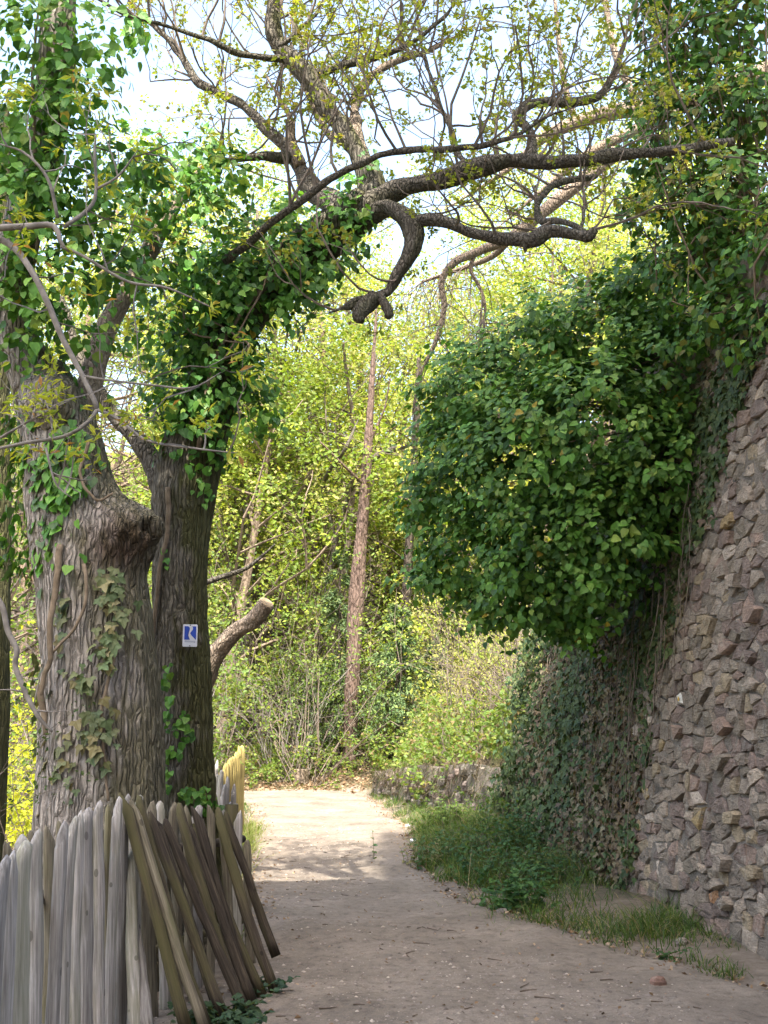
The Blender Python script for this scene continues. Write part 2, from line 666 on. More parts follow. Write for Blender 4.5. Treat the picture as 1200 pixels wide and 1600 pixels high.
M = dict(
    ivy=m_leaf('ivy_leaf', .48, .30, .30),
    ivysmall=m_leaf('creeper_leaf', .55, .3, .2),
    young=m_leaf('spring_leaf', .5, .35, .5, (1.2, 1.15, .45)),
    grass=m_leaf('grass_blade', .5, .3, .4, (1.2, 1.15, .5)),
    needle=m_leaf('conifer_needle', .6, .3, .2),
    dead=m_leaf('dead_leaf', .8, .15, .2, (1.1, 1, .8)),
    oak=m_bark('oak_bark', (.06, .051, .044), (.42, .375, .335), (.10, .092, .04), .7, 1.0, .11, 30, .3),
    oak2=m_bark('mossy_oak_bark', (.04, .034, .026), (.22, .195, .155), (.08, .08, .026), .85, 1.0, .11, 34, .2),
    burl=m_bark('burl_bark', (.025, .017, .013), (.15, .10, .075), (.06, .06, .02), .15, 1.0, .9, 40, .1, .2),
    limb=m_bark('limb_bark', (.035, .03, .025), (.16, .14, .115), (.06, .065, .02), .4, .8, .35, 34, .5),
    tan=m_bark('sunlit_limb_bark', (.10, .075, .055), (.33, .26, .20), (.09, .09, .03), .2, .7, .35, 30, .4),  # paler copy of the limb bark, sunlight put into its colour
    pine=m_bark('pine_bark', (.05, .034, .028), (.17, .118, .098), (.1, .08, .03), .1, .8, .3, 12, .2),
    darkbark=m_bark('spruce_bark', (.025, .02, .018), (.10, .08, .07), (.05, .06, .02), .3, .8, .3, 12, .2),
    twig=m_twig('twig_bark', (.09, .07, .055), (.22, .18, .145)),
    greytwig=m_twig('grey_twig_bark', (.10, .09, .08), (.24, .215, .195)),
    stem=m_twig('ivy_stem_bark', (.10, .075, .05), (.22, .17, .12)),
    stone=m_stone(), mortar=m_mortar(), path=m_path(), ground=m_ground(),
    pale=m_wood('weathered_pale', (.25, .23, .215), (.46, .43, .41), (.17, .17, .085), .45),
    palegreen=m_wood('algae_pale', (.13, .11, .08), (.26, .23, .165), (.12, .12, .045), .6),
    paledark=m_wood('bark_pale', (.038, .029, .022), (.10, .078, .054), (.07, .065, .024), .7),
    paleyellow=m_wood('yellow_pale', (.28, .21, .07), (.50, .40, .16), (.2, .18, .06), .3),
)

# ------------------------------------------------------------------ layout curves
YK = np.array([-8, 3, 5.5, 6.6, 7.2, 8, 9, 10.3, 11.6, 13, 17, 20, 22, 24, 25.5, 26.8, 28])
XR = np.array([2.2, 2.4, 2.45, 2.5, 2.4, 2.0, 1.4, .92, .60, .46, .42, .22, .0, -.2, -.38, -.9, -1.6])
XL = np.array([-2.2, -1.6, -1.55, -1.35, -1.05, -.98, -1.05, -1.28, -1.5, -1.65, -2.05, -2.4, -2.7, -3.4, -5.2, -7.5, -9.5])


def path_l(y):
    return np.interp(y, YK, XL)


def path_r(y):
    return np.interp(y, YK, XR)


WY = np.array([2.5, 5, 7, 8.5, 10, 12, 14, 16, 17.2])
WX = np.array([2.95, 2.9, 2.74, 2.57, 2.36, 2.08, 1.93, 1.88, 1.95])
WALL_END = 17.0
BAT = 0.13


def wall_x(y, z):
    return np.interp(y, WY, WX) + (BAT + .07 * np.clip((np.asarray(y) - 11) / 5, 0, 1)) * z + .10 * np.sin(y * 1.3) * np.clip(z / 6, 0, 1)


def wall_h(y):
    return np.interp(y, [2, 9, 13, 17.2], [5.3, 5.1, 4.8, 4.2])


# low wall further back along the path
LWX = np.array([(-.25, 25.6), (.12, 23.4), (.5, 21.0), (.95, 18.8), (1.5, 17.0), (2.05, 15.9)])


def lw_x(y):
    return np.interp(-y, -LWX[:, 1], LWX[:, 0])


def lw_h(y):
    return np.interp(y, [15.9, 17, 19, 22, 25.6], [1.0, .98, .9, .72, .5])


def ground_z(x, y):
    x, y = np.broadcast_arrays(np.asarray(x, float), np.asarray(y, float))
    L, Rr = path_l(y), path_r(y)
    z = (fbm(x * .9, y * .9, 0 * x, 3, 2) - .5) * .10
    inside = (x > L) & (x < Rr)
    # right bank
    dr = np.clip(x - Rr, 0, None)
    bank = np.where(y < 15.5, np.interp(y, [6, 10.5, 13, 15.5], [.05, .08, .16, .26]) * np.clip(dr / .9, 0, 1) ** .8, .18 * np.clip(dr / .5, 0, 1))
    z = z + bank
    # terrace above the low wall and the slope on the right
    t = np.clip((x - lw_x(np.clip(y, 15.9, 25.6)) - .22) / .10, 0, 1) * np.clip((y - 15.4) / .5, 0, 1) * np.clip((27.5 - y) / 1.8, 0, 1)
    z = z + t * (lw_h(y) - .18 + .10) + np.clip(x - lw_x(np.clip(y, 15.9, 25.6)) - .4, 0, 30) * .13 * np.clip((y - 15.4) / 1.5, 0, 1)
    # left side drops towards the valley
    dl = np.clip(L - .55 - x, 0, None)
    z = z - np.where(y < 22, .42, .12) * np.clip(dl, 0, 9) * np.clip((27 - y) / 5, 0.1, 1)
    # rising wood behind
    z = z + np.clip(y - 26.6, 0, 8) * .10 + np.clip(y - 38, 0, 50) * .46 + np.clip(y - 85, 0, 400) * .05
    z = z - np.where(inside, .045, 0) * np.clip(np.minimum(x - L, Rr - x) / .25, 0, 1)
    return z


# ------------------------------------------------------------------ ground
def grid(xs, ys, zf, mat, name, col=(1, 1, 1)):
    X, Y = np.meshgrid(xs, ys)
    Z = zf(X, Y)
    n, m = X.shape
    idx = np.arange(n * m).reshape(n, m)
    q = np.stack([idx[:-1, :-1], idx[:-1, 1:], idx[1:, 1:], idx[1:, :-1]], -1).reshape(-1, 4)
    mb = MB()
    mb.add(np.stack([X, Y, Z], -1).reshape(-1, 3), None, q, col)
    return mb.build(name, mat, None, True)


xs = np.unique(np.r_[np.linspace(-700, -60, 14), np.linspace(-60, -10, 30), np.linspace(-10, 10, 131), np.linspace(10, 60, 30), np.linspace(60, 700, 14)])
ys = np.unique(np.r_[np.linspace(-300, -10, 10), np.linspace(-10, 4, 30), np.linspace(4, 30, 151), np.linspace(30, 90, 70), np.linspace(90, 900, 20)])
Xq, Yq = np.meshgrid(xs, ys)
dq = np.clip(np.maximum(path_l(Yq) - Xq, Xq - path_r(Yq)), 0, 9)
wq_ = np.clip(1.25 - dq / np.where(Yq < 11, 1.3, .35), 0, 1)[..., None] * (Yq < 27)[..., None]
gcol = (1 - wq_) * np.array((1.0, 1.0, 1.0)) + wq_ * np.array((2.6, 2.5, 2.5))
o = grid(xs, ys, ground_z, M['ground'], 'ground', gcol.reshape(-1, 3))
tag(o, 'brown forest floor with leaf litter beside the path', None, None, 'structure')

# path : a sheet of trodden sand
ny, nx = 540, 70
yy = np.r_[np.linspace(-6, 5, 40), np.linspace(5.05, 28, ny)]
tt = np.linspace(0, 1, nx)
Lx = path_l(yy) + (vn(yy * 1.6, 0, 0, 4) - .5) * .28
Rx = path_r(yy) + (vn(yy * 1.9, 5, 0, 5) - .5) * .32
X = Lx[:, None] * (1 - tt) + Rx[:, None] * tt
Y = np.repeat(yy[:, None], nx, 1)
Z = (fbm(X * .9, Y * .9, 0 * X, 3, 2) - .5) * .10 + .004 + (fbm(X * 3.1, Y * 3.1, 0 * X, 3, 9) - .5) * .035 + (fbm(X * 7.5, Y * 7.5, 0 * X, 2, 19) - .5) * .022
edge = np.clip(np.minimum(tt, 1 - tt) * (Rx - Lx)[:, None] / .22, 0, 1)
Z = Z - (1 - edge) * .03 + .02 * np.clip((Rx[:, None] - .9 - X) / -.9, 0, 1)
idx = np.arange(X.size).reshape(X.shape)
q = np.stack([idx[:-1, :-1], idx[:-1, 1:], idx[1:, 1:], idx[1:, :-1]], -1).reshape(-1, 4)
mb = MB()
mb.add(np.stack([X, Y, Z], -1).reshape(-1, 3), None, q)
tag(mb.build('path', M['path'], None, True), 'trodden sandy path running away between fence and wall', None, None, 'structure')


def path_z(x, y):
    return (fbm(x * .9, y * .9, 0 * x, 3, 2) - .5) * .10 + .004 + (fbm(x * 3.1, y * 3.1, 0 * x, 3, 9) - .5) * .035 + (fbm(x * 7.5, y * 7.5, 0 * x, 2, 19) - .5) * .022


# ------------------------------------------------------------------ unseen building added behind the viewer to cast the foreground shade
def box(mb, x0, x1, y0, y1, z0, z1, col=(1, 1, 1)):
    v = [(x, y, z) for z in (z0, z1) for y in (y0, y1) for x in (x0, x1)]
    mb.add(v, None, [(0, 2, 3, 1), (4, 5, 7, 6), (0, 1, 5, 4), (2, 6, 7, 3), (0, 4, 6, 2), (1, 3, 7, 5)], col)


keep = bpy.data.objects.new('shade_building', None)
COL.objects.link(keep)
tag(keep, 'tall unseen building added behind the viewer to shade the foreground', None, None, 'structure')
CASTERM = m_plain('caster_pale', (.62, .58, .52), .9, .2, .06)  # pale, so the added building throws light back onto the foreground
TE = math.tan(SUN_EL)
H1 = 13.0 * TE
mb = MB()
box(mb, -3.0, -1.0, -7, -1.4, -1, H1 - 2.0)
box(mb, -1.0, .38, -7, -1.4, -1, H1)
mb.build('wall', CASTERM, keep)
mb = MB()
box(mb, .383, 6.2, -7.5, -1.2, -1, 28.0)
for i in range(5):
    box(mb, .39 + i * 1.25, 1.05 + i * 1.25, -1.8, -1.22, 28.0, 28.9)
mb.build('shade_tower', CASTERM, keep)

# ------------------------------------------------------------------ big rubble wall on the right
wall = thing('rubble_wall', 'tall rough rubble stone wall with grey mortar beside the path', 'wall', (2.4, 9, 0))
ys = np.linspace(2.5, WALL_END, 290)
zs = np.linspace(-.3, 1, 120)
Yg = np.repeat(ys[:, None], len(zs), 1)
Zg = zs[None, :] * wall_h(ys)[:, None]
Xg = wall_x(Yg, Zg) + .004 + (fbm(Yg * 2.2, Zg * 2.2, 0 * Yg, 3, 21) - .5) * .05 + (fbm(Yg * 9, Zg * 9, 0 * Yg, 2, 22) - .5) * .05
idx = np.arange(Xg.size).reshape(Xg.shape)
q = np.stack([idx[:-1, :-1], idx[:-1, 1:], idx[1:, 1:], idx[1:, :-1]], -1).reshape(-1, 4)
mb = MB()
mb.add(np.stack([Xg, Yg, Zg], -1).reshape(-1, 3), None, q)
# top and end returns so that the wall has its thickness
top = np.stack([Xg[:, -1], Yg[:, -1], Zg[:, -1]], -1)
topb = top + np.array((1.6, 0, .2))
n = len(top)
mb.add(np.vstack([top, topb]), None, [(i, i + 1, n + i + 1, n + i) for i in range(n - 1)])
end = np.stack([Xg[-1], Yg[-1], Zg[-1]], -1)
endb = end + np.array((1.9, .35, 0))
n = len(end)
mb.add(np.vstack([end, endb]), None, [(i, i + 1, n + i + 1, n + i) for i in range(n - 1)])
mb.build('mortar_bed', M['mortar'], wall, True)

# stones : jittered courses cut into voronoi-like polygons
pts = []
z = -.1
while z < 5.3:
    h = rng.uniform(.075, .15)
    y = 6.4 + rng.uniform(0, .3)
    while y < 11.9:
        wd = rng.uniform(.11, .31) * (1.0 if rng.random() < .8 else .6)
        pts.append((y + wd / 2, z + h / 2 + rng.normal(0, .038)))
        y += wd
    z += h
pts = np.array(pts)


def clip(poly, m, nrm):
    out = []
    for i in range(len(poly)):
        a, b = poly[i], poly[(i + 1) % len(poly)]
        da, db = np.dot(a - m, nrm), np.dot(b - m, nrm)
        if da <= 0:
            out.append(a)
        if da * db < 0:
            out.append(a + (b - a) * da / (da - db))
    return out


STONEPAL = [(.20, .182, .165), (.235, .21, .188), (.18, .152, .146), (.205, .168, .158), (.24, .19, .17), (.27, .235, .18), (.33, .295, .26), (.195, .178, .155), (.265, .24, .217), (.34, .20, .12), (.31, .25, .15), (.42, .38, .35)]
STONEW = [4, 4, 2.6, 2.4, 2.0, 2, 1.8, 3, 2.5, .18, .3, .5]
AX = np.array((1.0, 1.65))
sp = pts * AX
stones = []
for i, s0 in enumerate(sp):
    d2 = ((sp - s0) ** 2).sum(1)
    nb = np.argsort(d2)[1:15]
    poly = [s0 + np.array(c) for c in ((-.6, -.6), (.6, -.6), (.6, .6), (-.6, .6))]
    for j in nb:
        nr = sp[j] - s0
        poly = clip(poly, (sp[j] + s0) / 2, nr)
        if len(poly) < 3:
            break
    if len(poly) < 4:
        continue
    c = np.mean(poly, 0)
    poly = np.array(poly)
    # drop tiny edges
    keepi = [k for k in range(len(poly)) if np.linalg.norm(poly[k] - poly[k - 1]) > .045]
    poly = poly[keepi]
    if len(poly) < 4:
        continue
    c = poly.mean(0)
    sz = np.linalg.norm(poly - c, axis=1).mean()
    poly = c + (poly - c) * (1 - .010 / sz) + rng.normal(0, .014, poly.shape)
    stones.append((poly / AX, c / AX))
wp = np.array([(wall_x(c[0], c[1]), c[0], c[1]) for _, c in stones])
px, py, _ = proj(wp)
BPY = np.array([520, 600, 750, 900, 1030, 1200, 1395, 1500])
BPX = np.array([1205, 1185, 1122, 1080, 1040, 1008, 984, 975])
bnd = np.interp(py, BPY, BPX)
vis = (px > bnd - 12) & (px < 1235) & (py > 500) & (py < 1560)
order = np.argsort(np.where(vis, -np.array([np.ptp(p[:, 0]) * np.ptp(p[:, 1]) for p, _ in stones]), 1))
chosen = set(order[:min(300, int(vis.sum()))].tolist())
rest = MB()
stoneV = {}
for i, (poly, c) in enumerate(stones):
    n = len(poly)
    smooth_zone = np.clip((px[i] - bnd[i]) / 110, 0, 1)
    h = rng.uniform(.010, .03) + (rng.uniform(.015, .06) if rng.random() < .13 else 0) * (0.25 + smooth_zone) - (.025 if rng.random() < .08 else 0)
    tilt = rng.normal(0, .042, 2)

    def W(p, hh):
        return np.stack([wall_x(p[:, 0], p[:, 1]) - hh, p[:, 0], p[:, 1] + hh * .05], -1)
    dh = (poly - c) @ tilt
    ins = c + (poly - c) * rng.uniform(.88, .97, (n, 1)) + rng.normal(0, .005, (n, 2))
    mid = c + (poly - c) * .45 + rng.normal(0, .012, (n, 2))
    V = np.vstack([W(poly, np.full(n, -.05)), W(poly, h * .55 + dh * .6 + rng.normal(0, .006, n)), W(ins, h + dh * .9 + rng.normal(0, .005, n)), W(mid, h + .005 + dh * .4 + rng.normal(0, .006, n)), W(c[None], np.array([h + .005]))])
    q = []
    for lv in range(3):
        for k in range(n):
            a, b = lv * n + k, lv * n + (k + 1) % n
            q.append((a, a + n, b + n, b))
    t = [(3 * n + k, 4 * n, 3 * n + (k + 1) % n) for k in range(n)]
    colr = colmix(1, STONEPAL, STONEW, .15)[0] * np.array((1.07, 1.0, .91))
    m_ = MB() if i in chosen else rest
    m_.add(V, t, q, colr)
    stoneV[i] = V
    if i in chosen:
        m_.build('stone', M['stone'], wall)
tag(rest.build('stone_facing', M['stone'], wall), kind='stuff')
# painted way mark on the wall
mk = P(1062, 1097, 9.3)
yv = np.linspace(9, 10.2, 400)
cand = np.array([(wall_x(a, mk[2]), a, mk[2]) for a in yv])
kx, ky, _ = proj(cand)
mk = cand[np.argmin(abs(kx - 1062))]
bi = min(chosen, key=lambda i: np.linalg.norm(wp[i] - mk))
SV = stoneV[bi]
n = (len(SV) - 1) // 4
c0 = SV[-1]
ringp = SV[3 * n:4 * n] * .35 + SV[2 * n:3 * n] * .65
inner = SV[3 * n:4 * n]
sc_ = np.array((1, .62, .95))
off_ = np.array((-.005, 0, 0))
ringp = c0 + (ringp - c0) * sc_ + off_
inner = c0 + (inner - c0) * sc_ + off_
mb = MB()
mb.add(np.vstack([ringp, inner, c0 + off_]), [(n + k, 2 * n, n + (k + 1) % n) for k in range(n)], [(k, n + k, n + (k + 1) % n, (k + 1) % n) for k in range(n)])
wm = mb.build('way_mark', m_plain('white_paint', (.62, .60, .55), .7, .2, .25))
tag(wm, 'white painted way mark with yellow dot on the rubble wall', 'trail mark')
mb = MB()
dd = np.array([(-.0135, .022 * math.cos(a), .022 * math.sin(a)) for a in np.linspace(0, 2 * np.pi, 12, endpoint=False)]) + c0
mb.add(np.vstack([dd, dd.mean(0)]), [(k, 12, (k + 1) % 12) for k in range(12)])
link('dot', mb.mesh('dot', m_plain('yellow_paint', (.62, .38, .03), .7, .2, .2)), wm)

# ------------------------------------------------------------------ low wall with hanging dry grass
lw = thing('low_wall', 'low old retaining wall overgrown with hanging dry grass, where the path bends', 'wall', (.6, 20.5, 0))
mb = MB()
ys = np.linspace(15.6, 25.7, 120)
zs = np.linspace(-.2, 1, 18)
Yg = np.repeat(ys[:, None], len(zs), 1)
Zg = zs[None, :] * lw_h(ys)[:, None] + (fbm(Yg * 1.4, 0 * Yg, 0 * Yg, 2, 31) - .5) * .16 * (zs[None, :] > .9)
Xg = lw_x(Yg) + .10 * Zg + (fbm(Yg * 3, Zg * 3, 0 * Yg, 3, 30) - .5) * .16
idx = np.arange(Xg.size).reshape(Xg.shape)
q = np.stack([idx[:-1, :-1], idx[:-1, 1:], idx[1:, 1:], idx[1:, :-1]], -1).reshape(-1, 4)
mb.add(np.stack([Xg, Yg, Zg], -1).reshape(-1, 3), None, q)
tp = np.stack([Xg[:, -1], Yg[:, -1], Zg[:, -1]], -1)
tb = tp + np.array((.5, .1, -.05))
n = len(tp)
mb.add(np.vstack([tp, tb]), None, [(i, i + 1, n + i + 1, n + i) for i in range(n - 1)])
e = np.stack([Xg[-1], Yg[-1], Zg[-1]], -1)
n = len(e)
mb.add(np.vstack([e, e + np.array((.6, .25, 0))]), None, [(i, i + 1, n + i + 1, n + i) for i in range(n - 1)])
mb.build('wall_face', M['mortar'], lw, True)
# stones of the low wall
for i in range(95):
    y = rng.uniform(16.2, 25.4)
    hh = lw_h(y)
    z = rng.uniform(.02, hh - .08)
    sy, sz_ = rng.uniform(.10, .24), rng.uniform(.05, .11)
    c = np.array((lw_x(y) + .10 * z - .015, y, z))
    V = []
    for (kx_, d_) in ((.02, 1.0), (-.055, .78)):
        for a in np.linspace(0, 2 * np.pi, 7, endpoint=False):
            V.append(c + np.array((kx_ + rng.normal(0, .008), math.cos(a) * sy * d_ * rng.uniform(.85, 1.1), math.sin(a) * sz_ * d_ * rng.uniform(.85, 1.1))))
    V.append(c + np.array((-.065, 0, 0)))
    m_ = MB()
    m_.add(V, [(7 + k, 14, 7 + (k + 1) % 7) for k in range(7)], [(k, 7 + k, 7 + (k + 1) % 7, (k + 1) % 7) for k in range(7)], colmix(1, STONEPAL[:8])[0] * .8)
    m_.build('stone', M['stone'], lw)


# ------------------------------------------------------------------ grass helper
def blades(mb, base, dirs, length, width, col, bend=.5, nseg=3):
    base = np.asarray(base, float)
    N = len(base)
    d0 = unit(dirs)
    side = unit(np.cross(d0, np.array((0, 0, 1.0)) + rng.normal(0, .2, (N, 3))))
    lean = unit(np.c_[d0[:, :2], np.zeros(N)] + rng.normal(0, .3, (N, 3)) * np.array((1, 1, 0)))
    L = np.asarray(length)[:, None]
    wdt = np.asarray(width)[:, None]
    rows = []
    for k in range(nseg + 1):
        t = k / nseg
        c = base + d0 * L * t + lean * L * bend * t * t * .6 - np.array((0, 0, 1.0)) * L * bend * t ** 3 * .55
        rows.append(c - side * wdt * (1 - t) ** .7)
        rows.append(c + side * wdt * (1 - t) ** .7)
    V = np.stack(rows, 1)
    n = 2 * (nseg + 1)
    off = (np.arange(N) * n)[:, None, None]
    q = np.array([(2 * k, 2 * k + 1, 2 * k + 3, 2 * k + 2) for k in range(nseg)])[None] + off
    mb.add(V.reshape(-1, 3), None, q.reshape(-1, 4), np.repeat(np.asarray(col), n, 0))


GREENS = [(.07, .12, .025), (.10, .16, .03), (.05, .10, .03), (.16, .19, .05)]
DRY = [(.30, .25, .14), (.22, .17, .10), (.36, .31, .19), (.16, .12, .075)]
# hanging dry grass on the low wall
N = 1700
y = rng.uniform(15.7, 25.6, N)
zt = rng.uniform(.35, 1.12, N) ** .7
b = np.stack([lw_x(y) + .1 * zt * lw_h(y) - rng.uniform(0, .14, N), y, zt * lw_h(y)], -1)
dr = np.stack([rng.uniform(-.7, -.05, N), rng.normal(-.1, .7, N), rng.uniform(-1.3, .5, N)], -1)
mb = MB()
blades(mb, b, dr, rng.uniform(.08, .30, N), rng.uniform(.003, .008, N), colmix(N, [(.11, .088, .055), (.075, .058, .04), (.05, .038, .028), (.17, .14, .09), (.06, .085, .028)], [2, 3, 3, .6, 2.0]), .3, 2)
tag(mb.build('hanging_grass', M['grass'], lw), kind='stuff')

# ------------------------------------------------------------------ fences
def pale_mesh(name, mat, L, r, seed, flat=.62):
    g = np.random.default_rng(seed)
    n, s = 12, 12
    zz = np.r_[np.linspace(0, L - .055, n - 2), L - .022, L]
    cx = np.cumsum(g.normal(0, .004, n))
    cy = np.cumsum(g.normal(0, .003, n))
    a = np.linspace(0, 2 * np.pi, s, endpoint=False)
    rr = r * (1 + .06 * np.sin(zz * g.uniform(3, 7) + g.uniform(0, 6))) * np.linspace(1.04, .92, n)
    V = []
    sl = g.uniform(.02, .055) * (1 if g.random() < .7 else -1)
    for i in range(n):
        k = 1.0
        zoff = np.zeros(s)
        if i == n - 1:
            k = .58
            zoff = np.cos(a) * sl * .8 - abs(sl) * .4
        if i == n - 2:
            k = .9
            zoff = np.cos(a) * sl * .9 - abs(sl) * .4
        if i == n - 3:
            zoff = np.cos(a) * sl * .5 - abs(sl) * .3
        lob = 1 + .05 * np.cos(a * 3 + seed) + g.normal(0, .012, s)
        V.append(np.stack([cx[i] + np.cos(a) * rr[i] * k * lob, cy[i] + np.sin(a) * rr[i] * flat * k * lob, zz[i] + zoff], -1))
    V = np.concatenate(V)
    mb = MB()
    idx = np.arange(n * s).reshape(n, s)
    nx_ = np.roll(idx, -1, 1)
    q = np.stack([idx[:-1], nx_[:-1], nx_[1:], idx[1:]], -1).reshape(-1, 4)
    top = V[-s:].mean(0) + np.array((0, 0, .012))
    V = np.vstack([V, top, V[:s].mean(0)])
    t = [(idx[-1][k], idx[-1][(k + 1) % s], n * s) for k in range(s)] + [(idx[0][(k + 1) % s], idx[0][k], n * s + 1) for k in range(s)]
    mb.add(V, t, q)
    return mb.mesh(name, mat, True)


def put_pale(me, parent, b, t, L, face=(0, -1, 0), label=None):
    """place a pale of length L (local z) from b towards t"""
    b, t = Vector(b), Vector(t)
    z = (t - b)
    ln = z.length
    z = z / ln
    f = Vector(face)
    y = -(f - z * f.dot(z)).normalized()
    x = y.cross(z)
    o = bpy.data.objects.new('pale', me)
    COL.objects.link(o)
    o.parent = parent
    m = Matrix((x, y, z)).transposed().to_4x4()
    m = Matrix.Translation(b) @ m @ Matrix.Diagonal((1, 1, ln / L, 1))
    o.matrix_parent_inverse = Matrix.Translation(-parent.location)
    o.matrix_basis = m
    if label:
        o['label'] = label
    return o


fence = thing('paling_fence', 'weathered grey paling fence round the oak trunks, its dark outer pales leaning over', 'fence', (-1.4, 6.0, 0))
PG = [pale_mesh('pale', M['pale'], 1.25, r, 100 + i) for i, r in enumerate((.038, .033, .040, .031, .036, .032))]
PA = [pale_mesh('pale', M['palegreen'], 1.25, r, 200 + i) for i, r in enumerate((.030, .027, .032, .028))]
PD = [pale_mesh('pale', M['paledark'], 1.4, r, 300 + i) for i, r in enumerate((.031, .028, .033, .029))]


def Yfor(px_, py_, z):
    v = (800 - py_) / FPX
    return (z - CAM_Z) / (SP + CP * v) * (CP - SP * v)


# front run : grey upright pales, top pixel
A = [(-14, 1347), (6, 1338), (27, 1318), (41, 1306), (56, 1300), (83, 1290), (103, 1281), (117, 1272), (129, 1265), (141, 1266), (153, 1254), (173, 1250), (188, 1246)]
Aw = []
for i, (tx, ty) in enumerate(A):
    Yd = float(np.interp(tx, [-14, 8, 54, 103, 152, 190], [3.35, 3.6, 4.35, 4.95, 5.85, 6.15]))
    tp = P(tx, ty, Yd)
    b = np.array((tp[0] + rng.normal(.055, .010), Yd + rng.normal(0, .01), -.12))
    Aw.append(tp)
    put_pale(PG[i % 6], fence, b, tp, 1.25, (.75, -.66, 0))
# narrow second-row pales seen in the gaps
for (tx, ty) in [(16, 1332), (34, 1318), (70, 1300), (93, 1293), (111, 1285), (147, 1268), (163, 1264), (181, 1262)]:
    Yd = float(np.interp(tx, [-14, 8, 54, 103, 152, 190], [3.35, 3.6, 4.35, 4.95, 5.85, 6.15])) + .05
    tp = P(tx, ty, Yd)
    tp[0] -= .045
    put_pale(PA[rng.integers(4)], fence, (tp[0] + .05, Yd + .01, -.12), tp, 1.25, (.75, -.66, 0))
# return run by the path : upright pales behind
B = [(207, 1247), (222, 1262), (234, 1254), (254, 1253), (271, 1257), (291, 1262), (303, 1260), (328, 1259), (349, 1276), (369, 1269), (383, 1314)]
for i, (tx, ty) in enumerate(B):
    Yd = float(np.interp(tx, [207, 300, 369, 383], [6.30, 7.1, 7.75, 8.05]))
    tp = P(tx, ty, Yd)
    bx_ = tp[0] + .07 + rng.normal(0, .02)
    put_pale((PA if i % 3 else PG)[i % 4], fence, (bx_, Yd - .02, -.1), tp, 1.25, (.3, -.95, 0))
# dark pales leaning against them
Cn = [((198, 1240, 6.12), (292, 1610, 6.02)), ((204, 1252, 6.16), (318, 1612, 6.05)), ((209, 1249, 6.22), (322, 1606, 6.1)), ((236, 1270, 6.42), (352, 1594, 6.25)), ((243, 1268, 6.5), (346, 1588, 6.4)), ((263, 1278, 6.62), (385, 1586, 6.5)), ((273, 1260, 6.74), (375, 1566, 6.62)), ((299, 1292, 6.86), (397, 1572, 6.7)), ((309, 1260, 6.98), (392, 1570, 6.82)), ((306, 1286, 7.05), (409, 1556, 6.9)), ((334, 1266, 7.18), (429, 1549, 6.98)), ((353, 1268, 7.4), (432, 1494, 7.3))]
for i, (a, b) in enumerate(Cn):
    put_pale((PD if i != 1 else PA)[i % 4], fence, P(*b), P(*a), 1.4 if i != 1 else 1.25, (.25, -.97, .1), 'dark pale leaning out towards the path')
put_pale(PG[1], fence, P(215, 1625, 6.02), P(200, 1330, 6.2), 1.25, (.25, -.97, .1))
put_pale(PG[3], fence, P(232, 1620, 6.02), P(203, 1350, 6.24), 1.25, (.25, -.97, .1))


def rail(parent, pts_, r, mat, name='rail'):
    mb = MB()
    s = spline(np.array(pts_, float), max(6, len(pts_) * 4))
    tube(mb, s, np.full(len(s), r), 8)
    return mb.build(name, mat, parent, True)


a0, a1 = Aw[0], Aw[-1]
for z in (.30, .86):
    rail(fence, [(t_[0] - .085, t_[1] + .03, z) for t_ in Aw[::2]], .026, M['paledark'])
    b0, b1 = P(207, 1300, 6.42), P(383, 1300, 8.15)
    rail(fence, [(b0[0] - .02, b0[1] + .03, z), (b1[0] - .02, b1[1] + .03, z - .08)], .028, M['paledark'])
for (x, y) in ((a0[0] - .14, a0[1]), (a1[0] - .13, a1[1] + .10), (-1.12, 8.2)):
    mb = MB()
    tube(mb, [(x, y, -.2), (x, y, .5), (x + .01, y, 1.02)], [.055, .053, .05], 10)
    mb.build('post', M['paledark'], fence, True)
# run behind the leaning pales along the path, seen nearly end-on
for i in range(13):
    t = i / 12
    x, y = -1.10 - .60 * t, 8.35 + 3.0 * t
    h = 1.0 + .12 * math.sin(i * 1.7) + .1 * t
    put_pale(PG[i % 6], fence, (x, y, -.1), (x - .02, y + .03 * math.sin(i), h), 1.25, (.98, -.2, 0))
rail(fence, [(-1.16, 8.3, .8), (-1.78, 11.4, .85)], .028, M['paledark'])
rail(fence, [(-1.16, 8.3, .3), (-1.78, 11.4, .32)], .028, M['paledark'])
# newer yellow fence further along
yf = thing('yellow_fence', 'sunlit yellow fence of narrow upright pales at the left path edge', 'fence', (-1.95, 14.3, 0))
PY = [pale_mesh('pale', M['paleyellow'], 1.25, r, 400 + i) for i, r in enumerate((.030, .034, .028, .032, .036))]
for i in range(58):
    t = i / 57
    x, y = -1.70 - .44 * t, 11.5 + 5.6 * t
    h = 1.06 + .2 * t + rng.normal(0, .025)
    put_pale(PY[i % 5], yf, (x + rng.normal(0, .006), y, -.1), (x - .015, y + rng.normal(0, .015), h), 1.25, (.99, -.1, 0))
for z in (.35, .95):
    rail(yf, [(-1.77, 11.5, z), (-2.2, 17.1, z)], .025, M['palegreen'])

# ------------------------------------------------------------------ the two old oaks on the left
oakA = thing('burled_oak', 'massive old oak trunk with burls and grey furrowed bark behind the paling fence', 'tree', (-1.9, 7.3, 0))
tA = [(146, 1690, 7.3, .66), (150, 1450, 7.3, .50), (155, 1300, 7.3, .44), (158, 1150, 7.3, .405), (152, 1010, 7.3, .385), (140, 910, 7.3, .365), (118, 820, 7.3, .325), (102, 730, 7.3, .285), (86, 650, 7.3, .255), (62, 580, 7.3, .20)]
BC = P(200, 852, 7.02)


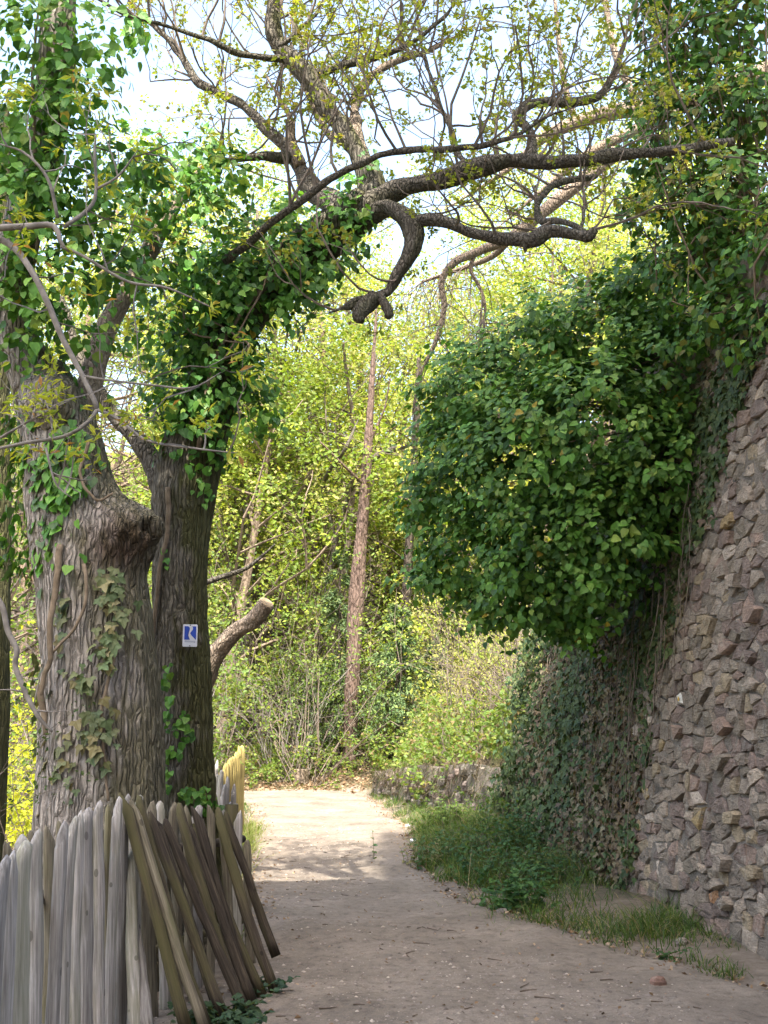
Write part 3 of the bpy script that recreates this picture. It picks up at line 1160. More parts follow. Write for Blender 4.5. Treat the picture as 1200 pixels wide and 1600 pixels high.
def burlcol(V):
    d_ = np.linalg.norm((V - BC) / np.array((.30, .34, .24)), axis=1) + (fbm(V[:, 0] * 9, V[:, 1] * 9, V[:, 2] * 9, 2, 4) - .5) * .7
    k_ = np.clip(1.25 - d_, 0, 1)[:, None]
    return 1 - k_ * np.array((.52, .63, .68))


trA, _ = limb(oakA, 'trunk', tA, M['oak'], 140, .016, .015, 26, 4.0, .10, 1.0, [(1.40, 3.38, .15, .62, .19), (.85, 3.36, .085, .5, .16), (1.6, 3.52, .06, .5, .2), (1.2, 3.24, .05, .4, .10)], None, burlcol)


def blob(parent, name, c, r, sx, seed, mat, amp=.22):
    n, m = 40, 26
    th = np.linspace(0, 2 * np.pi, n, endpoint=False)
    ph = np.linspace(.02, np.pi - .02, m)
    T, Pp = np.meshgrid(th, ph)
    D = np.stack([np.cos(T) * np.sin(Pp), np.sin(T) * np.sin(Pp), np.cos(Pp)], -1)
    nz = fbm(D[..., 0] * 2.4 + seed, D[..., 1] * 2.4, D[..., 2] * 2.4, 3, seed) - .5
    nz2 = fbm(D[..., 0] * 9 + seed, D[..., 1] * 9, D[..., 2] * 9, 2, seed + 3) - .5
    V = c + D * (r * (1 + amp * 2 * nz + .22 * nz2))[..., None] * np.array(sx)
    idx = np.arange(n * m).reshape(m, n)
    nx_ = np.roll(idx, -1, 1)
    q = np.stack([idx[:-1], idx[1:], nx_[1:], nx_[:-1]], -1).reshape(-1, 4)
    mb = MB()
    mb.add(V.reshape(-1, 3), None, q)
    return mb.build(name, mat, parent, True)


blob(trA, 'burl', P(78, 630, 7.12), .205, (1.0, .95, 1.05), 5.0, M['oak'], .13)
limb(oakA, 'limb', [(60, 600, 7.3, .19), (28, 530, 7.25, .155), (18, 450, 7.2, .14), (40, 340, 7.0, .135), (72, 220, 6.9, .13), (88, 110, 6.8, .13), (92, 0, 6.7, .125), (96, -160, 6.6, .11)], M['oak'], 30, .03, .012, 22, 3, .1, 2.0)
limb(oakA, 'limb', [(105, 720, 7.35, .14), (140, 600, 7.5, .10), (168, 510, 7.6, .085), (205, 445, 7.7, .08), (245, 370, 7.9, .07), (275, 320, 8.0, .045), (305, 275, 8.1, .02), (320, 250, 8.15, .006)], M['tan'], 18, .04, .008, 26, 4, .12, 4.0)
limb(oakA, 'limb', [(10, 470, 7.2, .07), (-40, 380, 7.0, .06), (-90, 300, 6.9, .05)], M['oak'], 14, .05, .008, 26, 4, .1, 6.0)

oakB = thing('tagged_oak', 'upright oak trunk carrying the trail sign, its crooked crown reaching over the path', 'tree', (-1.55, 8.4, 0))
tB = [(298, 1580, 8.4, .40), (296, 1400, 8.4, .27), (291, 1260, 8.4, .235), (286, 1120, 8.4, .222), (281, 980, 8.4, .218), (282, 850, 8.4, .222), (290, 760, 8.4, .25), (306, 690, 8.4, .25), (325, 620, 8.4, .225), (345, 550, 8.4, .215), (385, 480, 8.35, .21), (450, 415, 8.3, .20), (520, 362, 8.3, .19), (572, 318, 8.3, .165)]
_, sB = limb(oakB, 'trunk', tB, M['oak2'], 100, .02, .013, 28, 6, .09, 8.0)
KL = dict(mat=M['limb'])


def L_(ctrl, sides=16, mat='limb', seed=None, amp=.009, lump=.2, wob=.12):
    return limb(oakB, 'limb', ctrl, M[mat], sides, .03, amp, 28, 5, lump, rng.uniform(0, 50) if seed is None else seed, (), None, (1, 1, 1), wob)[1]


LB = []
LB.append(L_([(268, 770, 8.4, .14), (225, 700, 8.45, .085), (180, 655, 8.5, .06), (130, 570, 8.6, .05), (90, 470, 8.7, .03)]))
up = L_([(585, 322, 8.3, 0.123), (572, 262, 8.3, 0.102), (540, 212, 8.35, 0.092), (500, 165, 8.4, 0.086), (462, 108, 8.4, 0.082), (436, 72, 8.4, 0.070), (427, 30, 8.4, 0.061), (432, -40, 8.4, 0.057), (440, -140, 8.4, 0.041)], 20, 'oak2')
right = L_([(555, 352, 8.28, .13), (598, 312, 8.2, .105), (650, 287, 8.1, .088), (720, 266, 8.0, .08), (800, 250, 7.95, .068), (880, 252, 7.9, .062), (965, 245, 7.9, .052), (1060, 238, 7.9, .042), (1150, 225, 7.9, .03)], 20)
cont = L_([(568, 345, 8.25, 0.099), (600, 328, 8.12, 0.082), (628, 338, 8.02, 0.077), (646, 366, 7.98, 0.079), (640, 400, 7.98, 0.073), (622, 430, 8.0, 0.069), (606, 458, 8.02, 0.062), (580, 468, 8.0, 0.057), (556, 476, 7.95, 0.048), (536, 482, 7.9, 0.021), (515, 488, 7.88, 0.012), (488, 494, 7.86, 0.005)], 24, 'limb', None, .014, .38, .1)
low = L_([(640, 362, 8.0, .07), (660, 345, 7.95, .062), (700, 350, 7.85, .055), (745, 365, 7.8, .05), (800, 373, 7.75, .052), (826, 374, 7.72, .055), (850, 362, 7.7, .042), (890, 366, 7.65, .04), (915, 368, 7.62, .046), (926, 358, 7.6, .03)], 16)
L_([(822, 372, 7.72, .045), (822, 384, 7.7, .03), (824, 396, 7.7, .012)], 10)
L_([(584, 466, 8.0, .06), (566, 482, 7.94, .064), (560, 494, 7.9, .055), (566, 503, 7.88, .03)], 16, 'limb', None, .014, .4, .04)
L_([(592, 462, 8.0, .05), (602, 478, 7.94, .05), (608, 490, 7.92, .045), (606, 497, 7.9, .03)], 16, 'limb', None, .012, .4, .03)
thin = L_([(352, 408, 7.9, .045), (400, 368, 7.7, .04), (450, 328, 7.5, .037), (500, 292, 7.4, .034), (560, 262, 7.3, .031), (630, 240, 7.3, .028), (720, 226, 7.3, .025), (800, 212, 7.3, .021), (850, 182, 7.3, .016), (905, 165, 7.3, .01)], 10)
r2 = L_([(832, 252, 7.93, .05), (836, 210, 8.0, .045), (812, 182, 8.05, .045), (835, 165, 8.1, .042), (890, 160, 8.15, .04), (930, 150, 8.2, .034), (960, 110, 8.3, .028), (975, 60, 8.4, .022)], 12)
l1 = L_([(450, 92, 8.4, .045), (400, 90, 8.3, .036), (355, 82, 8.2, .033), (310, 60, 8.1, .03), (250, 40, 8.0, .026), (200, 25, 7.9, .02), (150, -5, 7.8, .012)], 10)
l2 = L_([(545, 330, 8.5, .10), (490, 300, 8.8, .09), (455, 235, 9.0, .075), (420, 200, 9.1, .06), (375, 160, 9.2, .05), (315, 130, 9.3, .045), (280, 85, 9.4, .038), (240, 40, 9.5, .03), (200, 0, 9.6, .02)], 14)
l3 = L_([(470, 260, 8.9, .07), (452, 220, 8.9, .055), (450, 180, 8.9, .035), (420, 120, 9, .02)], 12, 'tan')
l4 = L_([(448, 247, 8.9, .05), (400, 245, 8.7, .036), (360, 252, 8.6, .03), (325, 270, 8.5, .02)], 10)
r3 = L_([(492, 116, 8.4, .045), (530, 104, 8.4, .035), (580, 92, 8.4, .034), (640, 70, 8.4, .026), (690, 30, 8.4, .02), (720, -20, 8.4, .012)], 10)
r4 = L_([(437, 74, 8.35, .035), (465, 48, 8.3, .025), (490, 25, 8.3, .02), (510, -10, 8.3, .014)], 10)
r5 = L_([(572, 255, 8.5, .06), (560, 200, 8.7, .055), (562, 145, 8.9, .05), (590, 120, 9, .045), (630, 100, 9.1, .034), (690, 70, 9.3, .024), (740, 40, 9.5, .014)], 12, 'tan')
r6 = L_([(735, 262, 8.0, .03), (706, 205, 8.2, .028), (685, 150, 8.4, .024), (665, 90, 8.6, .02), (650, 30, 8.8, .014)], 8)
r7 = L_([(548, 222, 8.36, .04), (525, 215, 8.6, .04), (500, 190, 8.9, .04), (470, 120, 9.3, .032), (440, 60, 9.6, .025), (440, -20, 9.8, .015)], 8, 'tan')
r9 = L_([(905, 362, 7.65, .018), (916, 330, 7.8, .018), (918, 270, 8.0, .016), (925, 200, 8.2, .012)], 8)
r10 = L_([(915, 364, 7.62, .03), (880, 345, 7.8, .028), (846, 340, 8.0, .03), (842, 318, 8.2, .03), (870, 288, 8.5, .03), (930, 270, 8.8, .025)], 10)
crownL = [up, right, cont, low, thin, r2, l1, l2, l3, l4, r3, r4, r5, r6, r7, r9, r10]
# fine twigs and spring buds
tw = Twigs()
tips = []
for s in crownL:
    Ls = np.linalg.norm(np.diff(s[:, :3], axis=0), axis=1).sum()
    for k in range(int(Ls * 4.6) + 3):
        i = int(rng.integers(len(s) // 5, len(s)))
        tg = unit(s[min(i + 1, len(s) - 1), :3] - s[max(i - 1, 0), :3])
        d = unit(tg * .5 + unit(rng.normal(0, 1, 3)) + np.array((0, 0, .5)))
        if s is cont or s is low:
            if rng.random() < .7:
                continue
            d[2] *= .4
        grow(tw, s[i, :3], d, rng.uniform(.35, 1.0), min(.013, s[i, 3] * .5), 2, tips, .10, .42, 2, 6, .85, .62, 4)
mb = MB()
tw.into(mb)
tag(mb.build('twigs', M['twig'], oakB), kind='stuff')


def buds(tips, per, size, pal, wts=None, frac=1.0, droop=.1):
    P0 = np.array([t[0] for t in tips])
    D0 = np.array([t[1] for t in tips])
    k = rng.random(len(P0)) < frac
    P0, D0 = P0[k], D0[k]
    P1 = np.repeat(P0, per, 0)
    D1 = np.repeat(D0, per, 0)
    N = len(P1)
    rad = unit(rng.normal(0, 1, (N, 3)))
    tip = unit(D1 * .6 + rad - np.array((0, 0, droop)))
    nor = unit(rng.normal(0, .7, (N, 3)) + np.array((0, -.2, .8)))
    return P1 + rad * size * .15 + rng.normal(0, size * .3, (N, 3)), nor, tip, rng.uniform(.55, 1.15, N) * size, colmix(N, pal, wts)


YOUNG = [(.26, .30, .045), (.33, .35, .07), (.19, .25, .04), (.30, .24, .07)]
mb = MB()
scatter(mb, T_small(), *buds(tips, 8, .05, YOUNG, [3, 3, 3, 1], .95))
tag(mb.build('leaf_buds', M['young'], oakB), kind='stuff')

# trail sign on the second trunk
sgc = P(297, 993, 8.145)
sgn = thing('trail_sign', 'small white and blue trail sign nailed to the oak trunk', 'sign', sgc - np.array((0, 0, .09)))
ang = R(10)
fx = np.array((math.cos(ang), math.sin(ang), 0))
fn = np.array((math.sin(ang), -math.cos(ang), 0))
SW, SH = .054, .083


def sgp(u, v, d):
    return sgc + fx * u + np.array((0, 0, v)) + fn * d


def poly_prism(pts2, d0, d1, name, mat, parent):
    n = len(pts2)
    mb = MB()
    V = [sgp(u, v, d1) for u, v in pts2] + [sgp(u, v, d0) for u, v in pts2]
    mb.add(V, None, [(k, n + k, n + (k + 1) % n, (k + 1) % n) for k in range(n)])
    me = mb.mesh(name, mat)
    import bmesh
    bm = bmesh.new()
    bm.from_mesh(me)
    bm.verts.ensure_lookup_table()
    f = bm.faces.new([bm.verts[k] for k in range(n)])
    bmesh.ops.triangulate(bm, faces=[f])
    bmesh.ops.recalc_face_normals(bm, faces=bm.faces[:])
    bm.to_mesh(me)
    bm.free()
    return link(name, me, parent)


rc = []
for (cx, cz, a0_) in ((SW - .008, SH - .008, 0), (-SW + .008, SH - .008, 90), (-SW + .008, -SH + .008, 180), (SW - .008, -SH + .008, 270)):
    for k in range(4):
        a = R(a0_ + k * 30)
        rc.append((cx + .008 * math.cos(a), cz + .008 * math.sin(a)))
plate = poly_prism(rc, -.004, .0, 'plate', m_plain('sign_white', (.62, .64, .70), .4, .5, .06), sgn)
blue = m_plain('sign_blue', (.02, .065, .42), .4, .5, .08)
X0, X1, Z1, Z0 = -SW + .012, SW - .010, SH - .014, -SH + .052
band = [(.000, Z1), (.006, Z1 - .014), (.005, Z1 - .026), (-.006, Z1 - .042), (-.017, Z1 - .054), (-.018, Z1 - .064), (-.010, Z1 - .080), (.002, Z0)]
bandl = [(-.016, Z1), (-.004, Z1 - .010), (-.003, Z1 - .022), (-.012, Z1 - .038), (-.022, Z1 - .050), (-.024, Z1 - .062), (-.016, Z1 - .080), (.000, Z0)]
bandr = [(.014, Z1), (.020, Z1 - .012), (.018, Z1 - .026), (.006, Z1 - .042), (.000, Z1 - .052), (.010, Z1 - .068), (.028, Z1 - .086), (.041, Z0)]
poly_prism([(X0, Z1)] + [(X0, Z0)] + bandl[::-1], .0005, .0016, 'emblem_panel', blue, plate)
poly_prism(bandr + [(X1, Z0), (X1, Z1)], .0005, .0016, 'emblem_panel', blue, plate)
fc = bpy.data.curves.new('lettering', 'FONT')
fc.body = 'Rheinsteig'
fc.size = .0185
fc.align_x = 'CENTER'
fc.extrude = .0004
fc.materials.append(m_plain('sign_letter', (.16, .2, .34), .5, .3))
tmp = bpy.data.objects.new('lettering_curve', fc)
COL.objects.link(tmp)
lme = bpy.data.meshes.new_from_object(tmp.evaluated_get(bpy.context.evaluated_depsgraph_get()))
bpy.data.objects.remove(tmp)
fo = bpy.data.objects.new('lettering', lme)
COL.objects.link(fo)
fo.parent = plate
fo.matrix_basis = Matrix.Translation(Vector(sgp(0, -SH + .033, .0012))) @ Matrix((Vector(fx), Vector((0, 0, 1)), Vector(fn))).transposed().to_4x4()
for vz in (SH - .007, -SH + .007):
    poly_prism([(.004 * math.cos(a), vz + .004 * math.sin(a)) for a in np.linspace(0, 2 * np.pi, 8, endpoint=False)], .0, .003, 'nail', m_plain('nail_rust', (.08, .05, .035), .6, .4), sgn)

# sawn leaning limb behind the tagged oak
st = thing('sawn_leaning_tree', 'leaning grey trunk with sawn-off end sticking out behind the tagged oak', 'tree', (-1.9, 10.2, 0))
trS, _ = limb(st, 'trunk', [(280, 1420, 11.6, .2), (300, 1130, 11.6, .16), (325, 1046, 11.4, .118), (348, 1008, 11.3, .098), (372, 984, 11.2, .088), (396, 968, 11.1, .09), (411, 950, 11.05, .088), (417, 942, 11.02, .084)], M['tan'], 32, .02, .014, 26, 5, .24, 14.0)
ce, cd = P(417, 942, 11.02), unit(P(417, 942, 11.02) - P(411, 950, 11.05))
mb = MB()
cu = unit(np.cross(cd, (0, 1.0, .2)))
cv = np.cross(cd, cu)
tube(mb, [ce, ce + cd * .012], [.078, .070], 20)
mb.build('cut_face', m_plain('cut_wood', (.30, .23, .15), .9, .1, .3), trS)
_, s1 = limb(st, 'limb', [(318, 912, 10.2, .03), (345, 902, 10.2, .028), (385, 888, 10.2, .022), (408, 870, 10.2, .016), (430, 850, 10.2, .008)], M['limb'], 8, .05, .003, 40, 5)
# far-left second trunk
fl = thing('edge_trunk', 'dark bark trunk cut off by the left picture edge', 'tree', (-3.25, 8.9, -.6))
limb_w(fl, 'trunk', np.array([(-3.27, 8.9, -1.2, .32), (-3.24, 8.9, .6, .25), (-3.27, 8.9, 2.2, .23), (-3.38, 8.9, 4.2, .2), (-3.5, 8.9, 7.0, .15)]), M['oak2'], 48, .04, .015, 20, 2.4, .1, 17.0)

# ------------------------------------------------------------------ ivy
IVY = [(.085, .215, .030), (.112, .25, .04), (.062, .165, .03), (.15, .285, .05), (.048, .125, .03), (.21, .31, .055), (.42, .32, .04)]
IVYW = [4, 4, 4, 2.5, 3, .8, .10]


def shoots(n, origin, outd, per=9, size=.10, pal=IVY, wts=IVYW, spread=.10, droop=.55):
    """leaf sets at the ends of ivy shoots; origin (n,3), outd (n,3)"""
    o_ = np.repeat(origin, per, 0)
    d_ = np.repeat(unit(outd), per, 0)
    N = len(o_)
    k = np.tile(np.arange(per) / per, n)[:, None]
    rad = unit(np.cross(d_, rng.normal(0, 1, (N, 3))))
    pos = o_ + d_ * (k * .20 - .04) + rad * rng.uniform(.2, 1, (N, 1)) * spread
    tip = unit(rad * .7 + d_ * .5 - np.array((0, 0, droop)) + rng.normal(0, .3, (N, 3)))
    nor = unit(d_ * .8 + np.array((0, -.15, .55)) + rad * .25 + rng.normal(0, .35, (N, 3)))
    sz = rng.uniform(.65, 1.2, N) * size * np.repeat(rng.uniform(.8, 1.15, n), per)
    shade = np.repeat(rng.uniform(.72, 1.22, n), per)[:, None]
    return pos, nor, tip, sz, colmix(N, pal, wts) * shade


def lobes(specs, dens, keep=.35, dmin=.55):
    """random points in the outer shell of ellipsoid lobes given as (px,py,Y,rx,rz); returns points and outward dirs"""
    C = np.array([P(a[0], a[1], a[2]) for a in specs])
    S = np.array([(a[3], (a[3] + a[4]) * .5, a[4]) for a in specs])
    po, di = [], []
    for c, s in zip(C, S):
        n = int(dens * (s[0] * s[2] + s[0] * s[1] + s[1] * s[2]) * 4)
        u = unit(rng.normal(0, 1, (n, 3)))
        r = rng.uniform(dmin, 1.0, (n, 1)) * (1 + .34 * (vn(u[:, 0:1] * 3 + c[0] * 5, u[:, 1:2] * 3, u[:, 2:3] * 3, 3) - .5) * 2)
        p = c + u * s * r
        q_ = np.min([(((p - c2) / s2) ** 2).sum(1) for c2, s2 in zip(C, S)], 0)
        ok = (q_ > keep ** 2)
        po.append(p[ok])
        di.append(unit(u / s)[ok])
    return np.vstack(po), np.vstack(di)


IVYT = T_ivy()
LOBT = T_lobed()


def leaf_protos(tmpl, mat, pal):
    out = []
    for c in pal:
        m_ = MB()
        m_.add(tmpl[0], tmpl[1], tmpl[2], c)
        out.append(m_.mesh('leaf', mat))
    return out


IVYP = leaf_protos(IVYT, M['ivy'], [IVY[i] for i in (0, 1, 2, 3, 5, 0, 1, 4)])
LOBP = leaf_protos(LOBT, M['ivysmall'], [(.06, .11, .04), (.09, .13, .045), (.045, .085, .04), (.13, .15, .06)])


def leaf_parts(parent, protos, data, sel):
    pos, nor, tip, sz, col = data
    x, y, z = lframe(nor[sel], tip[sel])
    for k, i in enumerate(sel):
        o_ = bpy.data.objects.new('leaf', protos[k % len(protos)])
        COL.objects.link(o_)
        o_.parent = parent
        o_.matrix_parent_inverse = Matrix.Translation(-parent.location)
        m_ = Matrix([[x[k][r] * sz[i], y[k][r] * sz[i], z[k][r] * sz[i], pos[i][r]] for r in range(3)] + [[0, 0, 0, 1]])
        o_.matrix_basis = m_


def ivy_build(parent, data, tmpl, protos, nparts, mat, front):
    """front : score, larger = more visible"""
    pos = data[0]
    a, b_, dep = proj(pos)
    inv = (a > 5) & (a < 1195) & (b_ > 5) & (b_ < 1595)
    sc = np.where(inv, front + data[3] / dep * 40, -9)
    sel = np.argsort(-sc)[:nparts]
    sel = sel[sc[sel] > -5]
    mask = np.ones(len(pos), bool)
    mask[sel] = False
    leaf_parts(parent, protos, data, sel)
    mb = MB()
    scatter(mb, tmpl, *[d_[mask] for d_ in data])
    tag(mb.build('leaf_mass', mat, parent), kind='stuff')


def stems(parent, pts_list, name='stem', r=.012, mat=None):
    if name == 'stem':
        for p_ in pts_list:
            s = spline(np.asarray(p_, float), 24)
            mb = MB()
            tube(mb, s + (fbm(s * 9, s[:, [1, 2, 0]] * 9, s[:, [2, 0, 1]] * 9, 2, r) - .5) * .03, r * np.linspace(1.1, .7, 24), 7)
            mb.build('stem', mat or M['stem'], parent, True)
        return
    tw = Twigs()
    for p_ in pts_list:
        s = spline(np.asarray(p_, float), 10)
        tw.add(list(s + rng.normal(0, .006, s.shape)), r * rng.uniform(.6, 1.3), r * .4, 5)
    mb = MB()
    tw.into(mb)
    return tag(mb.build(name, mat or M['stem'], parent, True), kind='stuff')


# --- the bulging ivy bush on the wall
bush = thing('ivy_bush', 'huge dark green ivy bush bulging from the wall over the path', 'ivy', (2.2, 11, 2.0))
BS = [(755, 620, 11.2, .62, .60), (715, 740, 11.2, .46, .55), (725, 860, 11.2, .44, .48), (790, 930, 11.2, .48, .36), (845, 560, 11.0, .62, .60), (820, 720, 10.6, .72, .80), (850, 850, 10.6, .66, .62), (940, 530, 10.8, .66, .55), (930, 680, 10.3, .72, .75), (950, 820, 10.3, .62, .58), (1030, 570, 10.4, .60, .62), (1030, 740, 10.2, .48, .60), (1050, 470, 10.5, .55, .45), (1000, 450, 10.6, .45, .34), (1095, 545, 10.0, .36, .36), (660, 790, 11.3, .2, .3), (690, 900, 11.3, .26, .26), (690, 640, 11.3, .26, .3), (905, 890, 10.5, .45, .35), (1090, 620, 10.2, .40, .5), (880, 950, 11.0, .45, .3)]
so_, sd_ = lobes(BS, 50, .55, .6)
wx = wall_x(so_[:, 1], so_[:, 2])
ok = so_[:, 0] < wx + .05
so_, sd_ = so_[ok], sd_[ok]
ex = rng.choice(len(so_), 420, replace=False)
so_ = np.vstack([so_, so_[ex] + sd_[ex] * rng.uniform(.12, .32, (420, 1)) - np.array((0, 0, .05))])
sd_ = np.vstack([sd_, sd_[ex]])
BUSHP = [(.105, .245, .036), (.135, .285, .048), (.075, .19, .034), (.18, .32, .06), (.055, .14, .032), (.24, .34, .06), (.44, .34, .05)]
data = shoots(len(so_), so_, sd_ + np.array((-.25, -.3, .05)), 9, .078, BUSHP, IVYW, spread=.085)
IVYQ = leaf_protos(IVYT, M['ivy'], [BUSHP[i] for i in (0, 1, 2, 3, 5, 0, 1, 0)])
fr = -data[0][:, 1] * .3 + (unit(sd_)[:, 1] * -1).repeat(9)
ivy_build(bush, data, IVYT, IVYQ, 300, M['ivy'], fr)
sl_ = []
for i in rng.choice(len(so_), 70, replace=False):
    e_ = so_[i]
    e_ = e_ + np.array((.25, .2, .0))
    y0 = e_[1] + rng.uniform(-.1, .9)
    z0 = e_[2] + rng.uniform(-.5, .6)
    a_ = np.array((wall_x(y0, z0), y0, z0))
    sl_.append([a_, a_ * .55 + e_ * .45 + rng.normal(0, .1, 3), e_])
stems(bush, sl_, 'stems', .014)

# --- the loose ivy crown on top of the wall
crown = thing('wall_top_ivy', 'loose olive green ivy growing above the wall top at upper right', 'ivy', (3.0, 9.3, 5.5))
CS = [(1130, 60, 9.2, .55, .5), (1060, 60, 9.6, .45, .40), (1010, 150, 9.8, .40, .36), (1080, 180, 9.3, .55, .5), (1170, 180, 9.0, .5, .6), (1010, 250, 9.9, .34, .3), (1150, 310, 9.0, .55, .55), (1070, 320, 9.5, .45, .4), (1000, 330, 10, .26, .22), (1110, 420, 9.5, .5, .4), (1180, 440, 9.1, .45, .5), (1060, 410, 10, .35, .3), (1150, -30, 9, .5, .5), (1040, -20, 9.6, .4, .4), (1185, 520, 8.8, .3, .3), (1150, 480, 8.9, .4, .3), (1200, 560, 8.6, .25, .22), (1215, 500, 8.4, .3, .35), (1110, 520, 9.6, .35, .3), (1220, 380, 8.4, .4, .5)]
so_, sd_ = lobes(CS, 30, .25, .3)
data = shoots(len(so_), so_, sd_ + np.array((-.2, -.25, .0)), 8, .080, IVY + [(.17, .17, .04)], IVYW + [3.0], .12, .8)
ivy_build(crown, data, IVYT, IVYP, 200, M['ivy'], -data[0][:, 1] * .3)
sl_ = []
for i in rng.choice(len(so_), 120, replace=False):
    e_ = so_[i]
    a_ = np.array((3.3 + rng.uniform(-.2, .3), e_[1] + rng.uniform(-.3, .6), 5.7 + rng.uniform(-.5, .6)))
    sl_.append([a_, a_ * .5 + e_ * .5 + rng.normal(0, .15, 3), e_])
for (c_) in ([(1200, 330, 8.8), (1120, 300, 8.8), (1040, 330, 8.9), (960, 300, 9.0)], [(1200, 440, 8.6), (1120, 490, 8.8), (1050, 470, 9.0)], [(1200, 470, 9), (1100, 440, 9), (1000, 190, 9.2)]):
    sl_.append([P(*a) for a in c_])
stems(crown, sl_, 'stems', .013)

# --- creeping ivy covering the far half of the wall
creep = thing('wall_creeper', 'dense creeping ivy with dried brown patches covering the wall below the bush', 'ivy', (2.2, 13, 0))
N = 26500
y = 17.3 - (17.3 - 8.2) * rng.random(N) ** .75
z = rng.uniform(.015, 1, N) ** 1.15 * wall_h(np.minimum(y, 17)) * .98
pos = np.stack([wall_x(y, z), y, z], -1)
a, b_, dep = proj(pos)
bd = np.interp(b_, BPY, BPX) + (vn(z * 3, y, 0 * z, 8) - .5) * 26
cover = (a < bd + rng.normal(0, 4, N)) & (b_ > 430)
# bare stone patch at the foot of the far corner
bare = (np.abs(y - 14.6) < 1.1) & (z < .95) & (vn(y * 2, z * 3, 0 * y, 3) > .35)
pos, a, b_ = pos[cover & ~bare], a[cover & ~bare], b_[cover & ~bare]
N = len(pos)
thick = .06 + .26 * np.clip((pos[:, 1] - 10.5) / 5, 0, 1) * np.clip(1.6 - pos[:, 2] / 4, .3, 1) + .36 * np.clip((pos[:, 1] - 14.2) / 2.5, 0, 1) * np.clip(1.5 - pos[:, 2] / 2.2, 0, 1)
lum = fbm(pos[:, 1] * 1.6, pos[:, 2] * 1.6, 0 * pos[:, 0], 3, 12)
off = thick * rng.random(N) ** .6 * (lum * 1.7)
off = off + .10 * np.clip(1 - pos[:, 2] / .9, 0, 1) * rng.random(N)
pos = pos - np.stack([off, off * .1, 0 * off], -1)
dryf = np.clip((fbm(pos[:, 1] * 1.1 + 4, pos[:, 2] * .8, 0 * pos[:, 0], 3, 15) - .40) * 5 - np.clip((pos[:, 1] - 14) * .5, 0, 2) + np.clip((3.0 - pos[:, 2]) * .25, -.6, .5), 0, 1)
isdry = rng.random(N) < dryf * .75
colr = colmix(N, [(.046, .078, .024), (.06, .094, .028), (.034, .06, .022), (.08, .105, .034)], None)
colr[isdry] = colmix(int(isdry.sum()), [(.14, .10, .055), (.10, .07, .045), (.17, .135, .08), (.20, .17, .10)])
nor = unit(np.stack([-np.ones(N), np.full(N, -.35), np.full(N, .35)], -1) + rng.normal(0, .45, (N, 3)))
tip = unit(np.stack([np.full(N, -.2), rng.normal(0, .5, N), np.full(N, -1.0)], -1))
data = (pos, nor, tip, rng.uniform(.6, 1.25, N) * np.where(isdry, .062, .078), colr)
ivy_build(creep, data, LOBT, LOBP, 300, M['ivysmall'], off * 4 - pos[:, 1] * .1)
N = 260
y = rng.uniform(9.4, 17, N)
z1 = rng.uniform(.8, 4.2, N)
sl_ = []
for i in range(N):
    ln = rng.uniform(.4, 1.4)
    zz_ = np.linspace(z1[i], max(.08, z1[i] - ln), 4)
    yy_ = y[i] + np.cumsum(rng.normal(0, .07, 4))
    p_ = np.stack([wall_x(yy_, zz_) - rng.uniform(.03, .16), yy_, zz_], -1)
    aa, bb, _ = proj(p_[1:2])
    if aa[0] < np.interp(bb[0], BPY, BPX) + 6:
        sl_.append(p_)
stems(creep, sl_, 'stems', .006, M['twig'])

# --- ivy on the burled oak
ivA = thing('oak_ivy', 'ivy with large leaves climbing the burled oak and its left stem', 'ivy', (-2.0, 6.8, 0))
AS = [(70, 60, 6.6, .26, .34), (110, 150, 6.55, .24, .28), (40, 180, 6.6, .26, .3), (120, 260, 6.7, .30, .28), (40, 330, 6.7, .32, .32), (180, 330, 7.0, .30, .24), (70, 440, 6.8, .34, .26), (150, 420, 7.0, .26, .22), (250, 300, 7.5, .32, .3), (310, 330, 7.6, .30, .28), (340, 215, 7.7, .14, .16), (230, 250, 7.3, .18, .2), (120, 520, 7.0, .24, .2), (100, 30, 6.5, .22, .2), (200, 30, 6.7, .16, .12), (260, 400, 7.7, .28, .24), (370, 270, 7.8, .22, .2), (20, 20, 6.6, .2, .3), (20, 250, 6.7, .25, .25), (100, 340, 6.8, .28, .25), (200, 420, 7.3, .24, .2), (30, 520, 6.9, .2, .2), (230, 520, 7.9, .22, .2), (10, 420, 6.8, .25, .25), (150, 80, 6.6, .16, .2), (190, 240, 7, .2, .18), (300, 260, 7.7, .25, .2)]
so_, sd_ = lobes(AS, 30, .2, .35)
data = shoots(len(so_), so_, sd_ + np.array((0, -.35, 0)), 8, .072, IVY, [4, 4, 3, 3, 2, 1.5, .15], .12, .8)
fA = [d_ for d_ in data]
fA2 = []
